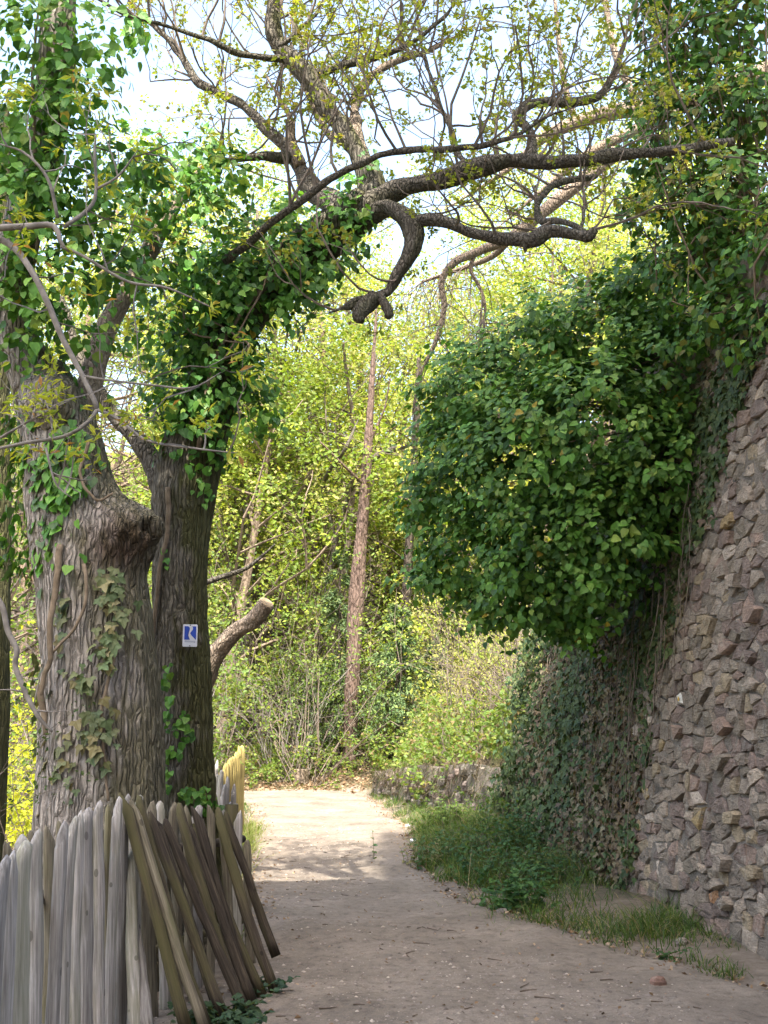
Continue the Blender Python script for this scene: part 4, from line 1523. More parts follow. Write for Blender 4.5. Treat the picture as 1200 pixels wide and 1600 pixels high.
# leaves pressed to the trunk
PT = [(20, 700, 60, 90, 120), (60, 780, 55, 90, 170), (30, 860, 40, 50, 90), (178, 930, 22, 46, 50), (170, 1010, 18, 36, 40), (128, 1062, 18, 14, 18), (95, 960, 14, 60, 24), (150, 1140, 30, 50, 40), (85, 1200, 30, 60, 60), (60, 1080, 14, 60, 22), (120, 700, 60, 30, 40), (105, 745, 40, 30, 36), (90, 600, 60, 70, 60)]
for (cx, cy, sx, sy, n) in PT:
    px_ = cx + rng.normal(0, .55, n) * sx
    py_ = cy + rng.normal(0, .55, n) * sy
    cxx = np.interp(py_, [580, 650, 730, 820, 910, 1010, 1150, 1300], [62, 86, 102, 118, 140, 152, 158, 155])
    rr = np.interp(py_, [580, 650, 730, 820, 910, 1010, 1150, 1300], [.2, .255, .285, .325, .365, .385, .405, .44])
    ddx = np.clip((px_ - cxx) / FPX * 7.2 / rr, -1, 1)
    Yv = 7.3 - rr * np.sqrt(1 - ddx ** 2) - rng.uniform(.01, .07, n)
    p_ = np.array([P(u, v, t) for u, v, t in zip(px_, py_, Yv)])
    nr = unit(np.stack([ddx, -np.sqrt(1 - ddx ** 2) - .1, np.full(n, .3)], -1) + rng.normal(0, .35, (n, 3)))
    tp = unit(np.stack([rng.normal(0, .4, n), np.full(n, -.3), np.full(n, -1.)], -1))
    lo = cy > 880
    d2 = (p_, nr, tp, rng.uniform(.6, 1.2, n) * (.066 if lo else .078), colmix(n, [(.09, .11, .05), (.11, .12, .055), (.07, .10, .045), (.16, .14, .06)] if lo else IVY[:4] + [(.07, .12, .05)]))
    if lo:
        fA2.append(d2)
    else:
        fA = [np.concatenate([u, v]) for u, v in zip(fA, d2)]
fA2 = [np.concatenate([d_[i] for d_ in fA2]) for i in range(5)]
fA2[3] = fA2[3] * 1.1
LOBP2 = leaf_protos(LOBT, M['ivysmall'], [(.11, .14, .06), (.13, .15, .065), (.09, .13, .055), (.19, .17, .08)])
leaf_parts(ivA, LOBP2, fA2, np.arange(min(120, len(fA2[0]))))
mb = MB()
scatter(mb, LOBT, *[d_[120:] for d_ in fA2])
tag(mb.build('leaf_mass', M['ivysmall'], ivA), kind='stuff')
ivy_build(ivA, fA, IVYT, IVYP, 180, M['ivy'], -fA[0][:, 1] * .6 + rng.normal(0, .2, len(fA[0])))
stems(ivA, [[P(95, 850, 6.93), P(88, 900, 6.9), P(80, 960, 6.88), P(78, 1020, 6.87), P(70, 1062, 6.88), P(62, 1090, 6.9)], [P(62, 1070, 6.9), P(66, 1110, 6.9), P(70, 1150, 6.9)]], 'stem', .022)
stems(ivA, [[P(130, 880, 6.9), P(135, 930, 6.88), P(118, 980, 6.88), P(82, 1020, 6.87)], [P(140, 690, 6.95), P(125, 740, 6.95), P(150, 780, 6.95), P(175, 770, 6.98)], [P(185, 1010, 6.9), P(160, 1100, 6.88), P(165, 1200, 6.88), P(170, 1250, 6.87)], [P(55, 250, 6.7), P(50, 150, 6.65), P(55, 60, 6.6), P(60, 0, 6.55)], [P(40, 480, 7.0), P(60, 350, 6.8), P(55, 250, 6.7)]], 'stem', .012)

# --- ivy on the tagged oak
ivB = thing('oak_ivy', 'dark ivy wrapping the tagged oak from the crotch up to the branches', 'ivy', (-1.5, 8.1, 0))
BSs = [(300, 690, 8.2, .28, .2), (330, 610, 8.2, .34, .3), (345, 530, 8.15, .36, .32), (290, 560, 8.2, .28, .28), (400, 450, 8.1, .36, .30), (380, 400, 8.1, .32, .24), (470, 400, 8.1, .30, .22), (440, 350, 8.1, .3, .2), (530, 350, 8.15, .20, .2), (350, 450, 8.1, .34, .3), (300, 470, 8.0, .28, .28), (390, 600, 8.1, .2, .2), (410, 640, 8.0, .15, .16), (270, 620, 8.1, .2, .2), (480, 450, 8.1, .2, .14), (560, 290, 8.15, .12, .14), (515, 400, 8.15, .2, .16), (460, 470, 8.15, .18, .14)]
so_, sd_ = lobes(BSs, 44, .25, .45)
data = shoots(len(so_), so_, sd_ + np.array((0, -.3, 0)), 8, .070, IVY, [3, 3, 4, 1.5, 4, .6, .12], .09, .9)
fB = [d_ for d_ in data]
for (cx, cy, sx, sy, n) in [(262, 1080, 8, 55, 26), (285, 1140, 18, 30, 26), (262, 1200, 12, 40, 24), (300, 1240, 28, 14, 30), (330, 1255, 18, 10, 14), (258, 870, 6, 14, 5), (315, 760, 16, 20, 14), (580, 250, 18, 16, 14), (545, 330, 24, 34, 46)]:
    px_ = cx + rng.normal(0, .6, n) * sx
    py_ = cy + rng.normal(0, .6, n) * sy
    p_ = np.array([P(u, v, 8.4 - .22 * math.sqrt(max(0, 1 - ((u - 285) / 50) ** 2)) - rng.uniform(.01, .05) if v > 700 else 8.1) for u, v in zip(px_, py_)])
    nr = unit(np.tile((0, -1., .35), (n, 1)) + rng.normal(0, .35, (n, 3)))
    tp = unit(np.stack([rng.normal(0, .5, n), np.full(n, -.3), np.full(n, -1.)], -1))
    fB = [np.concatenate([u, v]) for u, v in zip(fB, (p_, nr, tp, rng.uniform(.6, 1.2, n) * .06, colmix(n, IVY[:5])))]
ivy_build(ivB, fB, IVYT, IVYP, 300, M['ivy'], -fB[0][:, 1] * .6 + rng.normal(0, .2, len(fB[0])))
stems(ivB, [[P(262, 760, 8.15), P(262, 830, 8.16), P(252, 880, 8.18), P(245, 930, 8.2), P(238, 1010, 8.25)], [P(310, 700, 8.1), P(322, 620, 8.05), P(345, 540, 8.0), P(400, 460, 8.0), P(480, 400, 8.0)]], 'stem', .02)
stems(ivB, [[P(350, 560, 7.95), P(390, 540, 7.9), P(330, 500, 7.9)], [P(285, 480, 7.9), P(300, 520, 7.85), P(380, 535, 7.9)], [P(440, 380, 7.9), P(400, 470, 7.9), P(350, 560, 7.9)]], 'stem', .009)

# --- grey hanging bough in front with star-shaped young leaves
bough = thing('hanging_bough', 'slender grey bough with tufts of yellow green young leaves in front of the oaks', 'branch', (-1.7, 5.6, 3.0))
FB = [[(-30, 358, 5.6, .022), (40, 354, 5.6, .02), (84, 353, 5.6, .018), (95, 380, 5.6, .012), (108, 392, 5.6, .01)],
      [(-20, 365, 5.7, .022), (20, 385, 5.65, .021), (50, 425, 5.6, .019), (75, 475, 5.6, .018), (98, 530, 5.6, .017), (125, 580, 5.6, .016), (150, 632, 5.55, .015), (152, 640, 5.55, .014)],
      [(152, 640, 5.55, .013), (135, 662, 5.5, .012), (100, 682, 5.5, .011), (40, 692, 5.5, .010), (-20, 705, 5.5, .008)],
      [(152, 640, 5.55, .012), (185, 655, 5.5, .010), (230, 688, 5.45, .008), (300, 700, 5.4, .006), (370, 708, 5.4, .004)],
      [(132, 588, 5.6, .010), (170, 594, 5.55, .008), (240, 602, 5.5, .007), (300, 606, 5.5, .006), (345, 582, 5.5, .003)],
      [(72, 700, 5.5, .008), (80, 735, 5.48, .007), (90, 760, 5.46, .006), (112, 778, 5.45, .003)],
      [(95, 385, 5.6, .011), (130, 400, 5.6, .010), (200, 440, 5.6, .009), (262, 450, 5.6, .007), (330, 480, 5.6, .004)],
      [(100, 355, 5.65, .014), (140, 325, 5.7, .013), (150, 296, 5.7, .011), (148, 240, 5.7, .009), (150, 210, 5.7, .005)],
      [(150, 296, 5.7, .010), (185, 275, 5.7, .008), (215, 235, 5.7, .004)],
      [(90, 340, 5.65, .012), (75, 280, 5.6, .010), (40, 240, 5.6, .008), (0, 225, 5.6, .005)],
      [(-10, 690, 5.6, .010), (60, 650, 5.55, .006), (110, 625, 5.55, .003)]]
tips = []
tw = Twigs()
for c in FB:
    _, s = limb(bough, 'branch', c, M['greytwig'], 7, .04, .0012, 60, 8, .1, 3.0)
    tips.append((s[-1, :3], unit(s[-1, :3] - s[-3, :3])))
    for k in range(4):
        i = int(rng.integers(3, len(s)))
        d = unit(unit(s[min(i + 1, len(s) - 1), :3] - s[i - 1, :3]) * .6 + unit(rng.normal(0, 1, 3)) + np.array((0, 0, .2)))
        grow(tw, s[i, :3], d, rng.uniform(.15, .5), .006, 1, tips, .05, .35, 1, 6, .8, .6, 4)
mb = MB()
tw.into(mb)
tag(mb.build('twigs', M['greytwig'], bough), kind='stuff')
STAR = [(.30, .34, .035), (.22, .28, .035), (.36, .36, .05), (.32, .17, .06)]
mb = MB()
scatter(mb, T_narrow(), *buds(tips, 10, .07, STAR, [3, 3, 2, .5], .65, .2))
tag(mb.build('leaf_tufts', M['young'], bough), kind='stuff')
# dead bare stem by the trunk
ds = thing('dead_stem', 'bare grey dead stem leaning down beside the burled oak', 'branch', (-2.1, 6.4, 0))
limb(ds, 'stem', [(-30, 905, 6.4, .02), (2, 945, 6.4, .02), (12, 985, 6.4, .019), (26, 1015, 6.4, .018), (24, 1040, 6.4, .018), (40, 1082, 6.4, .017), (60, 1120, 6.4, .014), (82, 1144, 6.42, .008)], M['greytwig'], 9, .02, .0015, 60, 8, .12, 4.0)
for c in ([(40, 1082, 6.4, .007), (20, 1078, 6.38, .005), (-10, 1078, 6.36, .004)], [(55, 1110, 6.4, .006), (85, 1112, 6.38, .004), (120, 1108, 6.36, .003)], [(52, 1105, 6.4, .006), (62, 1060, 6.38, .004), (70, 1030, 6.36, .002)]):
    limb(ds, 'twig', c, M['greytwig'], 5, .03, .0008, 60, 8, .1, 4.0)

# ------------------------------------------------------------------ wood behind
def tree_proto(seed, Hh, r, leafsize, per, lean=0.0, first=.25, spreadL=.34, lv=3):
    """returns wood MB and tips for a broadleaf tree of height Hh standing at the origin"""
    tw = Twigs()
    tips = []
    k = 12
    tr = [np.array((0, 0, -.5))]
    d = np.array((lean, 0, 1.0))
    for i in range(k):
        d = unit(d + rng.normal(0, .07, 3) + np.array((0, 0, .12)))
        tr.append(tr[-1] + d * Hh * .85 / k)
    for i in range(0, k, 3):
        seg = spline(np.array(tr[i:i + 4]), 6)
        tw.add(list(seg), r * (1 - i / k * .8), r * (1 - min(k, i + 3) / k * .8), 7)
    for j in range(20):
        t = first + (1 - first) * (j / 19) ** .9
        i = min(k, int(t * k))
        a = rng.uniform(0, 2 * np.pi)
        e = np.array((math.cos(a), math.sin(a), rng.uniform(.05, .9)))
        grow(tw, tr[i], e, Hh * spreadL * (1.15 - t * .75) * rng.uniform(.6, 1.1), r * .42 * (1.1 - t * .8), lv, tips, .05, .32, 2, 5, .85, .60, 4)
    return tw, tips


PROT = []
for i, (Hh, r, first) in enumerate(((15, .20, .12), (18, .24, .2), (12, .15, .08), (23, .26, .18))):
    tw, tips = tree_proto(i, Hh, r, .07, 4, 0, first)
    mb, mc_ = MB(), MB()
    tw.into(mb)
    tc_ = Twigs()
    for k_, v_ in tw.d.items():
        v_ = [a_ for a_ in v_ if a_[1] > .013]
        if v_:
            tc_.d[k_] = v_
    tc_.into(mc_)
    wv, wq = np.concatenate(mb.v), np.concatenate(mb.q)
    PROT.append(((wv, wq), (np.concatenate(mc_.v), np.concatenate(mc_.q)), np.array([t[0] for t in tips]), np.array([t[1] for t in tips])))
LIME = [(.31, .385, .055), (.25, .34, .045), (.40, .44, .09), (.18, .27, .04), (.41, .40, .13)]
FRESH = [(.17, .25, .03), (.22, .28, .04), (.13, .20, .03)]
spots = []
for row, (Y, n, sp, pal, pick) in enumerate(((19.5, 2, 0, FRESH, 2), (29, 5, 0, LIME, 2), (34, 6, 0, LIME, 0), (38, 7, 0, LIME, 3), (45, 8, 0, LIME, 3), (54, 8, 0, LIME, 3))):
    for k in range(n):
        if row == 0:
            x = (-8.8, -8.4)[k]
            y = (17.5, 23.5)[k]
        else:
            x = (-.42 + .84 * (k + .5 + rng.uniform(-.3, .3)) / n) * Y
            y = Y + rng.uniform(-2, 2)
            if row == 1 and -6 < x < 3:
                y += 7
        spots.append((x, y, pal, pick if row else 2))
spots += [(3.6, 33, LIME, 3), (7.2, 36, LIME, 3), (10.5, 34, LIME, 3), (-9, 34, LIME, 3), (1.2, 41, LIME, 3), (-4.6, 31, FRESH, 0), (-2.2, 36, LIME, 0), (12.5, 44, LIME, 3), (-13, 41, LIME, 3), (7.0, 23, LIME, 0), (5.2, 27.5, LIME, 2), (9.5, 29, LIME, 0), (-9, 19, FRESH, 0), (-11, 25, LIME, 0)]
wmb, lmb = MB(), MB()
ST = T_small()
for (x, y, pal, pk) in spots:
    wf_, wc_, tp, td = PROT[pk]
    wv, wq = wf_ if y < 31 else wc_
    a = rng.uniform(0, 2 * np.pi)
    s = rng.uniform(.85, 1.15)
    Rm = np.array(((math.cos(a), -math.sin(a), 0), (math.sin(a), math.cos(a), 0), (0, 0, 1.0)))
    o3 = np.array((x, y, float(ground_z(x, y))))
    tint = np.array(random.choice([(.8, .8, .8), (.6, .58, .58), (1, .95, .9), (1.2, 1.1, 1.0)]))
    WV = (wv * s) @ Rm.T + o3
    a_, b_, dep = proj(WV)
    inw = (a_ > -180) & (a_ < 1380) & (b_ > -350) & ~((a_ > 1010) & (b_ > 560))
    low_ = (WV[:, 0] > path_l(WV[:, 1]) - .3) & (WV[:, 0] < path_r(WV[:, 1]) + .9) & (WV[:, 1] < 28.5) & (WV[:, 2] < 3.2)
    wq2 = wq[inw[wq].any(1) & ~low_[wq].any(1)]
    us_ = np.unique(wq2)
    mp_ = np.zeros(len(WV), int)
    mp_[us_] = np.arange(len(us_))
    wmb.add(WV[us_], None, mp_[wq2], tint)
    pts_, dr_ = (tp * s) @ Rm.T + o3, td @ Rm.T
    a_, b_, dep = proj(pts_)
    ok = (a_ > -110) & (a_ < 1310) & (b_ > -140) & ~((a_ > 1000) & (b_ > 540)) & ~((a_ > 850) & (b_ > 640) & (b_ < 940)) & ~((a_ < 220) & (b_ > 560) & (y > 30))
    ok &= ~((pts_[:, 0] > path_l(pts_[:, 1]) - .3) & (pts_[:, 0] < path_r(pts_[:, 1]) + .9) & (pts_[:, 1] < 28.5) & (pts_[:, 2] < 3.2))
    pts_, dr_ = pts_[ok], dr_[ok]
    per = 17 if y < 45 else 14
    P1 = np.repeat(pts_, per, 0)
    N = len(P1)
    P1 = P1 + rng.normal(0, .25 if y < 45 else .4, (N, 3))
    sz = rng.uniform(.7, 1.3, N) * (.085 if y < 27 else .138 if y < 45 else .205)
    scatter(lmb, ST, P1, unit(rng.normal(0, .6, (N, 3)) + np.array((0, -.45, .8))), unit(rng.normal(0, 1, (N, 3)) - np.array((0, 0, .3))), sz, np.repeat(colmix(len(pts_), pal, None, .3), per, 0) * rng.uniform(.85, 1.15, (N, 1)) * rng.uniform(.8, 1.15))
# leafy scrub on the rising slope
N = 52000
cl = np.stack([rng.uniform(-1, 1, 1300), rng.uniform(36, 84, 1300)], -1)
cl[:, 0] *= cl[:, 1] * .42
c3 = np.c_[cl, ground_z(cl[:, 0], cl[:, 1]) + rng.uniform(.3, 5.5, 1300)]
P1 = np.repeat(c3, 40, 0) + rng.normal(0, .75, (N, 3))
scatter(lmb, ST, P1, unit(rng.normal(0, .6, (N, 3)) + np.array((0, -.45, .8))), unit(rng.normal(0, 1, (N, 3)) - np.array((0, 0, .3))), rng.uniform(.12, .28, N), np.repeat(colmix(1300, LIME + FRESH + [(.06, .10, .03)]), 40, 0))
wd = thing('woodland', 'sunlit wood in yellow green spring leaf filling the background', None, (0, 40, 0))
wd['kind'] = 'stuff'
tag(wmb.build('branches', M['twig'], wd), kind='stuff')
tag(lmb.build('foliage', M['young'], wd), kind='stuff')


# ---------------------------------------------------------------- single trees one can tell apart
def gz(x, y):
    return float(ground_z(x, y))


def far_trunk(name, label, ctrl, mat, sides=20, limbs=(), seed=1.0):
    c = np.array([np.r_[P(a[0], a[1], a[2]), a[3]] for a in ctrl])
    t = thing(name, label, 'tree', (c[0][0], c[0][1], gz(c[0][0], c[0][1])))
    base = c[0].copy()
    base[2] = gz(base[0], base[1]) - .3
    base[3] *= 1.15
    limb_w(t, 'trunk', np.vstack([base, c]), mat, sides, .12, .02, 8, 1.2, .06, seed)
    for l in limbs:
        limb(t, 'limb', l, mat, 8, .12, .006, 20, 3, .1, seed + 2)
    return t


pine = far_trunk('pine_tree', 'tall pine with straight pinkish trunk at the end of the path', [(546, 1172, 29, .18), (548, 1110, 29, .205), (552, 1030, 29, .195), (557, 930, 29, .22), (566, 820, 29, .165), (575, 700, 29, .14), (581, 600, 29, .09), (586, 520, 29, .045), (592, 440, 29, .012)], M['pine'], 24,
                 [[(572, 760, 29, .05), (540, 730, 28.6, .04), (500, 690, 28.2, .025)], [(578, 690, 29, .05), (600, 640, 28.8, .03), (610, 590, 28.6, .02)]])
dk = far_trunk('slim_tree', 'slim dark trunk standing right of the pine', [(630, 1140, 30.2, .17), (630, 1080, 30.2, .155), (634, 960, 30.2, .145), (640, 840, 30.2, .13), (648, 700, 30.2, .11), (655, 560, 30.2, .08)], M['darkbark'], 16,
               [[(638, 880, 30.2, .03), (600, 850, 29.8, .02), (560, 835, 29.6, .012)], [(644, 790, 30.2, .03), (690, 760, 29.8, .02)]], 3.0)
gt = far_trunk('grey_tree', 'grey forked trunk half hidden in leaves right of the tagged oak', [(382, 1150, 34, .24), (386, 1000, 34, .21), (390, 860, 34, .19), (388, 780, 34, .19), (398, 740, 34, .12), (440, 690, 34, .08), (500, 640, 34, .04)], M['limb'], 18, [[(388, 790, 34, .13), (365, 740, 34, .09), (330, 690, 34, .05)]], 5.0)
ob = far_trunk('broken_tree', 'thin trunk with bent grey limbs reaching right above the pine', [(505, 1150, 32, .08), (500, 1000, 32, .075), (522, 860, 31.6, .08), (548, 760, 31, .10), (560, 746, 30.5, .12), (582, 718, 30.3, .11), (605, 705, 30.2, .09), (645, 694, 30, .06)], M['limb'], 14, [[(525, 840, 31.6, .05), (505, 760, 31.4, .06), (540, 700, 29, .06), (560, 655, 31, .03)]], 7.0)
# hanging limb in the middle distance
hl = thing('drooping_limb', 'reddish limb drooping with a veil of bare twigs left of the ivy bush', 'branch', (.8, 11.5, 4.0))
HB = [[(960, 240, 12.0, .10), (900, 290, 11.9, .085), (850, 330, 11.9, .075), (800, 370, 11.8, .065), (750, 392, 11.8, .055), (710, 410, 11.7, .048), (690, 440, 11.7, .042), (694, 480, 11.7, .036), (682, 530, 11.7, .03), (660, 580, 11.7, .022), (645, 640, 11.7, .013)],
      [(745, 392, 11.8, .03), (735, 420, 11.8, .026), (750, 450, 11.8, .022), (758, 480, 11.8, .018), (754, 520, 11.8, .008)],
      [(800, 370, 11.8, .05), (770, 400, 12.2, .04), (720, 420, 12.6, .03), (660, 440, 13, .02)]]
tips = []
tw = Twigs()
for c in HB:
    _, s = limb(hl, 'limb', c, M['tan'], 10, .05, .003, 40, 5, .12, 9.0)
    for k in range(20):
        i = int(rng.integers(len(s) // 2, len(s)))
        grow(tw, s[i, :3], np.array((rng.normal(0, .5), rng.normal(0, .4), rng.uniform(-1.2, .1))), rng.uniform(.3, .8), .008, 2, tips, -.14, .3, 2, 6, .6, .65, 4)
mb = MB()
tw.into(mb)
tag(mb.build('twigs', M['twig'], hl), kind='stuff')
mb = MB()
scatter(mb, ST, *buds(tips, 2, .04, LIME, None, .3))
tag(mb.build('leaf_buds', M['young'], hl), kind='stuff')
# pale sunlit bough behind the crown at right
pb = thing('pale_bough', 'pale sunlit bough crossing behind the dark limbs towards the ivy crown', 'branch', (1.9, 13, 8))
for c in ([(1240, 90, 13, .13), (1130, 140, 13, .12), (1040, 165, 13, .11), (960, 175, 13, .10), (900, 192, 13, .09), (850, 215, 13, .07), (800, 260, 13.2, .045), (740, 300, 13.4, .022), (690, 330, 13.5, .008)],
          [(1100, 150, 13, .08), (1020, 190, 13, .07), (930, 235, 13, .07), (880, 270, 13.1, .045), (820, 320, 13.2, .025), (760, 370, 13.3, .008)], [(900, 192, 13, .05), (880, 120, 13, .04), (870, 30, 13, .03), (860, -60, 13, .02)], [(1000, 170, 13, .06), (960, 80, 13.1, .05), (940, -40, 13.2, .04)]):
    _, s = limb(pb, 'limb', c, M['tan'], 12, .06, .006, 26, 4, .12, 11.0)


# ---------------------------------------------------------------- conifers
def conifer(name, label, x, y, Hh, rad, seed, z0=.3, dens=1.0, droop=.25, r=.08):
    g = gz(x, y)
    t = thing(name, label, 'tree', (x, y, g))
    limb_w(t, 'trunk', np.array([(x, y, g - .2, r), (x, y, g + Hh * .5, r * .7), (x, y, g + Hh, .012)]), M['darkbark'], 10, .15, .006, 20, 3, .05, seed)
    tw = Twigs()
    A_, D_ = [], []
    for k in range(int(Hh * 16 * dens)):
        h = z0 + (Hh - z0) * rng.random()
        L = rad * (1 - (h / Hh)) ** .8 * rng.uniform(.6, 1.1) + .12
        a = rng.uniform(0, 2 * np.pi)
        d = np.array((math.cos(a), math.sin(a), .15))
        p = [np.array((x, y, g + h))]
        for i in range(6):
            p.append(p[-1] + unit(d) * L / 6)
            d = d + np.array((0, 0, -droop)) + rng.normal(0, .06, 3)
        tw.add(p, .012, .003, 3)
        for i in range(1, 7):
            m_ = int(16 * dens)
            A_.append(np.repeat(p[i][None], m_, 0) + rng.normal(0, L * .07, (m_, 3)))
            D_.append(np.repeat(unit(p[i] - p[i - 1])[None], m_, 0))
    mb = MB()
    tw.into(mb)
    tag(mb.build('boughs', M['darkbark'], t), kind='stuff')
    A_, D_ = np.vstack(A_), np.vstack(D_)
    N = len(A_)
    mb = MB()
    scatter(mb, T_narrow(), A_, unit(rng.normal(0, .5, (N, 3)) + np.array((0, -.2, .8))), unit(D_ + rng.normal(0, .6, (N, 3)) - np.array((0, 0, .35))), rng.uniform(.08, .17, N), colmix(N, [(.09, .15, .06), (.12, .18, .07), (.07, .12, .05), (.15, .2, .07)]))
    tag(mb.build('needles', M['needle'], t), kind='stuff')
    return t


c1 = P(505, 1090, 27.5)
conifer('spruce_tree', 'spruce with drooping blue green boughs left of the pine trunk', -1.2, 29.6, 5.8, 1.7, 1.0, .8, .9, .3)
conifer('spruce_tree', 'spruce spreading grey green boughs between pine and dark trunk', .35, 28.8, 4.3, 1.6, 2.0, 1.2, 1.0, .16)
conifer('young_fir', 'small bushy young fir beside the dark trunk above the low wall', 1.35, 28.2, 3.3, .85, 3.0, .15, 1.2, .1, .05)
conifer('spruce_tree', 'dark spruce far behind showing between lime leaves above the pine', -1.0, 46, 17, 3.0, 4.0, 5, .35, .25, .2)


# ---------------------------------------------------------------- shrubs
def shrub(name, label, cat, x, y, Hh, rad, nst, pal, leaf, per, wood, seed=0, frac=.9, up=.03, nc=2, lv=2, tmpl=None, group=None, mat=None):
    g = gz(x, y)
    t = thing(name, label, cat, (x, y, g), group)
    tw = Twigs()
    tips = []
    for k in range(nst):
        a = rng.uniform(0, 2 * np.pi)
        rr = rad * .35 * math.sqrt(rng.random())
        bx, by = x + math.cos(a) * rr, y + math.sin(a) * rr
        d = np.array((math.cos(a) * rng.uniform(.1, .8), math.sin(a) * rng.uniform(.1, .8), 1.0))
        for tr_ in range(5):
            t2, tp2 = Twigs(), []
            grow(t2, (bx, by, gz(bx, by) - .05), d, Hh * rng.uniform(.45, .8), .007 * Hh ** .5, lv, tp2, up, .3, nc, 4, .8, .62, 4)
            q2 = np.array([q_ for v_ in t2.d.values() for e_ in v_ for q_ in e_[0]])
            if not np.any((q2[:, 0] > path_l(q2[:, 1]) - .1) & (q2[:, 0] < path_r(q2[:, 1]) + .1) & (q2[:, 1] < 27.0)):
                break
        else:
            continue
        for k_, v_ in t2.d.items():
            tw.d.setdefault(k_, []).extend(v_)
        tips += tp2
    mb = MB()
    tw.into(mb)
    tag(mb.build('stems', M[wood], t), kind='stuff')
    if frac > 0:
        mb = MB()
        dt = list(buds(tips, int(per * 1.9), leaf, pal, None, frac))
        dt[0] = dt[0] + rng.normal(0, leaf * .9, dt[0].shape)
        scatter(mb, tmpl or ST, *dt)
        tag(mb.build('foliage', M[mat or 'young'], t), kind='stuff')
    return t


ELDER = [(.12, .20, .04), (.16, .24, .05), (.10, .17, .04), (.2, .26, .05)]
SH = [
    ('elder_shrub', 'tall fresh green shrub with pale stems behind the yellow fence', -3.5, 17.6, 3.4, 1.2, 34, ELDER, .085, 5, 'greytwig'),
    ('elder_shrub', 'fresh green shrub right behind the sawn leaning trunk', -3.3, 14.0, 2.9, 1.0, 28, ELDER, .075, 5, 'greytwig'),
    ('elder_shrub', 'dense light green shrub left of the path end', -4.6, 22.5, 4.4, 1.6, 36, ELDER, .095, 5, 'greytwig'),
    ('elder_shrub', 'light green shrub with arching pale stems in front of the pine', -2.5, 28.6, 3.4, 1.3, 32, ELDER, .10, 5, 'greytwig'),
    ('elder_shrub', 'tall light shrub screening the lower pine trunk', -1.9, 28.0, 5.2, 1.2, 22, ELDER, .10, 5, 'twig'),
    ('elder_shrub', 'tall leafy shrub at the left corner where the path turns', -4.4, 28.4, 6.0, 1.5, 26, ELDER, .11, 6, 'twig'),
    ('hazel_shrub', 'tall lime shrub right of the pine behind the low wall end', .5, 29.4, 5.4, 1.3, 22, LIME, .11, 6, 'twig'),
    ('hazel_shrub', 'lime yellow shrub glowing at the pine foot', .7, 30.5, 2.6, 1.4, 30, LIME, .11, 5, 'twig'),
    ('hazel_shrub', 'lime leaved shrub below the far-left trunk, lit beyond the fence', -4.7, 13.6, 2.2, 1.0, 30, [(.42, .42, .03), (.34, .38, .03)], .08, 6, 'twig'),
    ('hazel_shrub', 'lime leaved shrub on the slope behind the burled oak', -6.0, 15.5, 2.9, 1.3, 32, [(.40, .40, .03), (.30, .36, .03)], .085, 6, 'twig'),
    ('thorn_shrub', 'tangled bare brown shrub between ivy wall and low wall', 2.9, 18.4, 2.7, 1.3, 46, LIME, .045, 2, 'twig'),
    ('thorn_shrub', 'olive budding shrub on the bank above the low wall', 1.9, 21.0, 2.3, 1.2, 44, [(.2, .21, .05), (.26, .24, .07)], .05, 3, 'twig'),
    ('thorn_shrub', 'twiggy shrub with yellow buds rising behind the bank', 3.3, 24.0, 3.4, 1.6, 44, LIME, .065, 3, 'twig'),
    ('thorn_shrub', 'low twiggy shrub at the far end of the low wall', 1.5, 24.6, 1.7, 1.0, 34, [(.2, .22, .05), (.28, .28, .06)], .06, 3, 'twig'),
]
for (nm, lb, x, y, Hh, rad, nst, pal, leaf, per, wood) in SH:
    shrub(nm, lb, 'shrub', x, y, Hh, rad, nst, pal, leaf, per, wood)
def safe_grow(tw, p, d, L, r, lvl, tips, *rest):
    """grow a cane, but not one that would hang over the path"""
    for tr_ in range(4):
        t2, tp2 = Twigs(), []
        grow(t2, p, d, L, r, lvl, tp2, *rest)
        q2 = np.array([q_ for v_ in t2.d.values() for e_ in v_ for q_ in e_[0]])
        if not np.any((q2[:, 0] > path_l(q2[:, 1]) + .1) & (q2[:, 0] < path_r(q2[:, 1]) - .05) & (q2[:, 1] < 27.0)):
            for k_, v_ in t2.d.items():
                tw.d.setdefault(k_, []).extend(v_)
            tips += tp2
            return


# bramble undergrowth across the end of the path : one mass
mb, mw = MB(), MB()
tw = Twigs()
tips = []
tips2 = []
for k in range(300):
    x = rng.uniform(-9, 2.5)
    y = rng.uniform(27.3, 30.8) + abs(x + 2) * .02
    d = np.array((rng.normal(0, .7), rng.normal(-.3, .6), 1.0))
    safe_grow(tw, (x, y, gz(x, y) - .05), d, rng.uniform(.4, 1.0), .009, 2, tips, -.08, .4, 2, 4, .8, .65, 3)
for k in range(60):
    y = rng.uniform(17.2, 24.5)
    x = path_l(y) - rng.uniform(1.6, 2.8)
    safe_grow(tw, (x, y, gz(x, y) - .05), np.array((rng.normal(0, .6), rng.normal(0, .6), 1.0)), rng.uniform(.4, .8), .008, 2, tips, -.06, .4, 2, 4, .8, .65, 3)
for k in range(150):
    y = rng.uniform(16.4, 26)
    x = lw_x(y) + rng.uniform(.15, 2.2)
    safe_grow(tw, (x, y, gz(x, y) - .05), np.array((rng.normal(-.25, .6), rng.normal(-.2, .5), 1.0)), rng.uniform(.35, .85), .008, 2, tips, -.10, .4, 2, 4, .8, .65, 3)
for k in range(46):
    y = rng.uniform(12.3, 17.5)
    x = path_r(y) + rng.uniform(.35, 1.5)
    if x < wall_x(y, .3) - .25:
        safe_grow(tw, (x, y, gz(x, y) - .04), np.array((rng.normal(-.2, .6), rng.normal(-.2, .5), .8)), rng.uniform(.2, .45), .005, 2, tips2, -.12, .4, 2, 6, .8, .65, 3)
tw.into(mw)
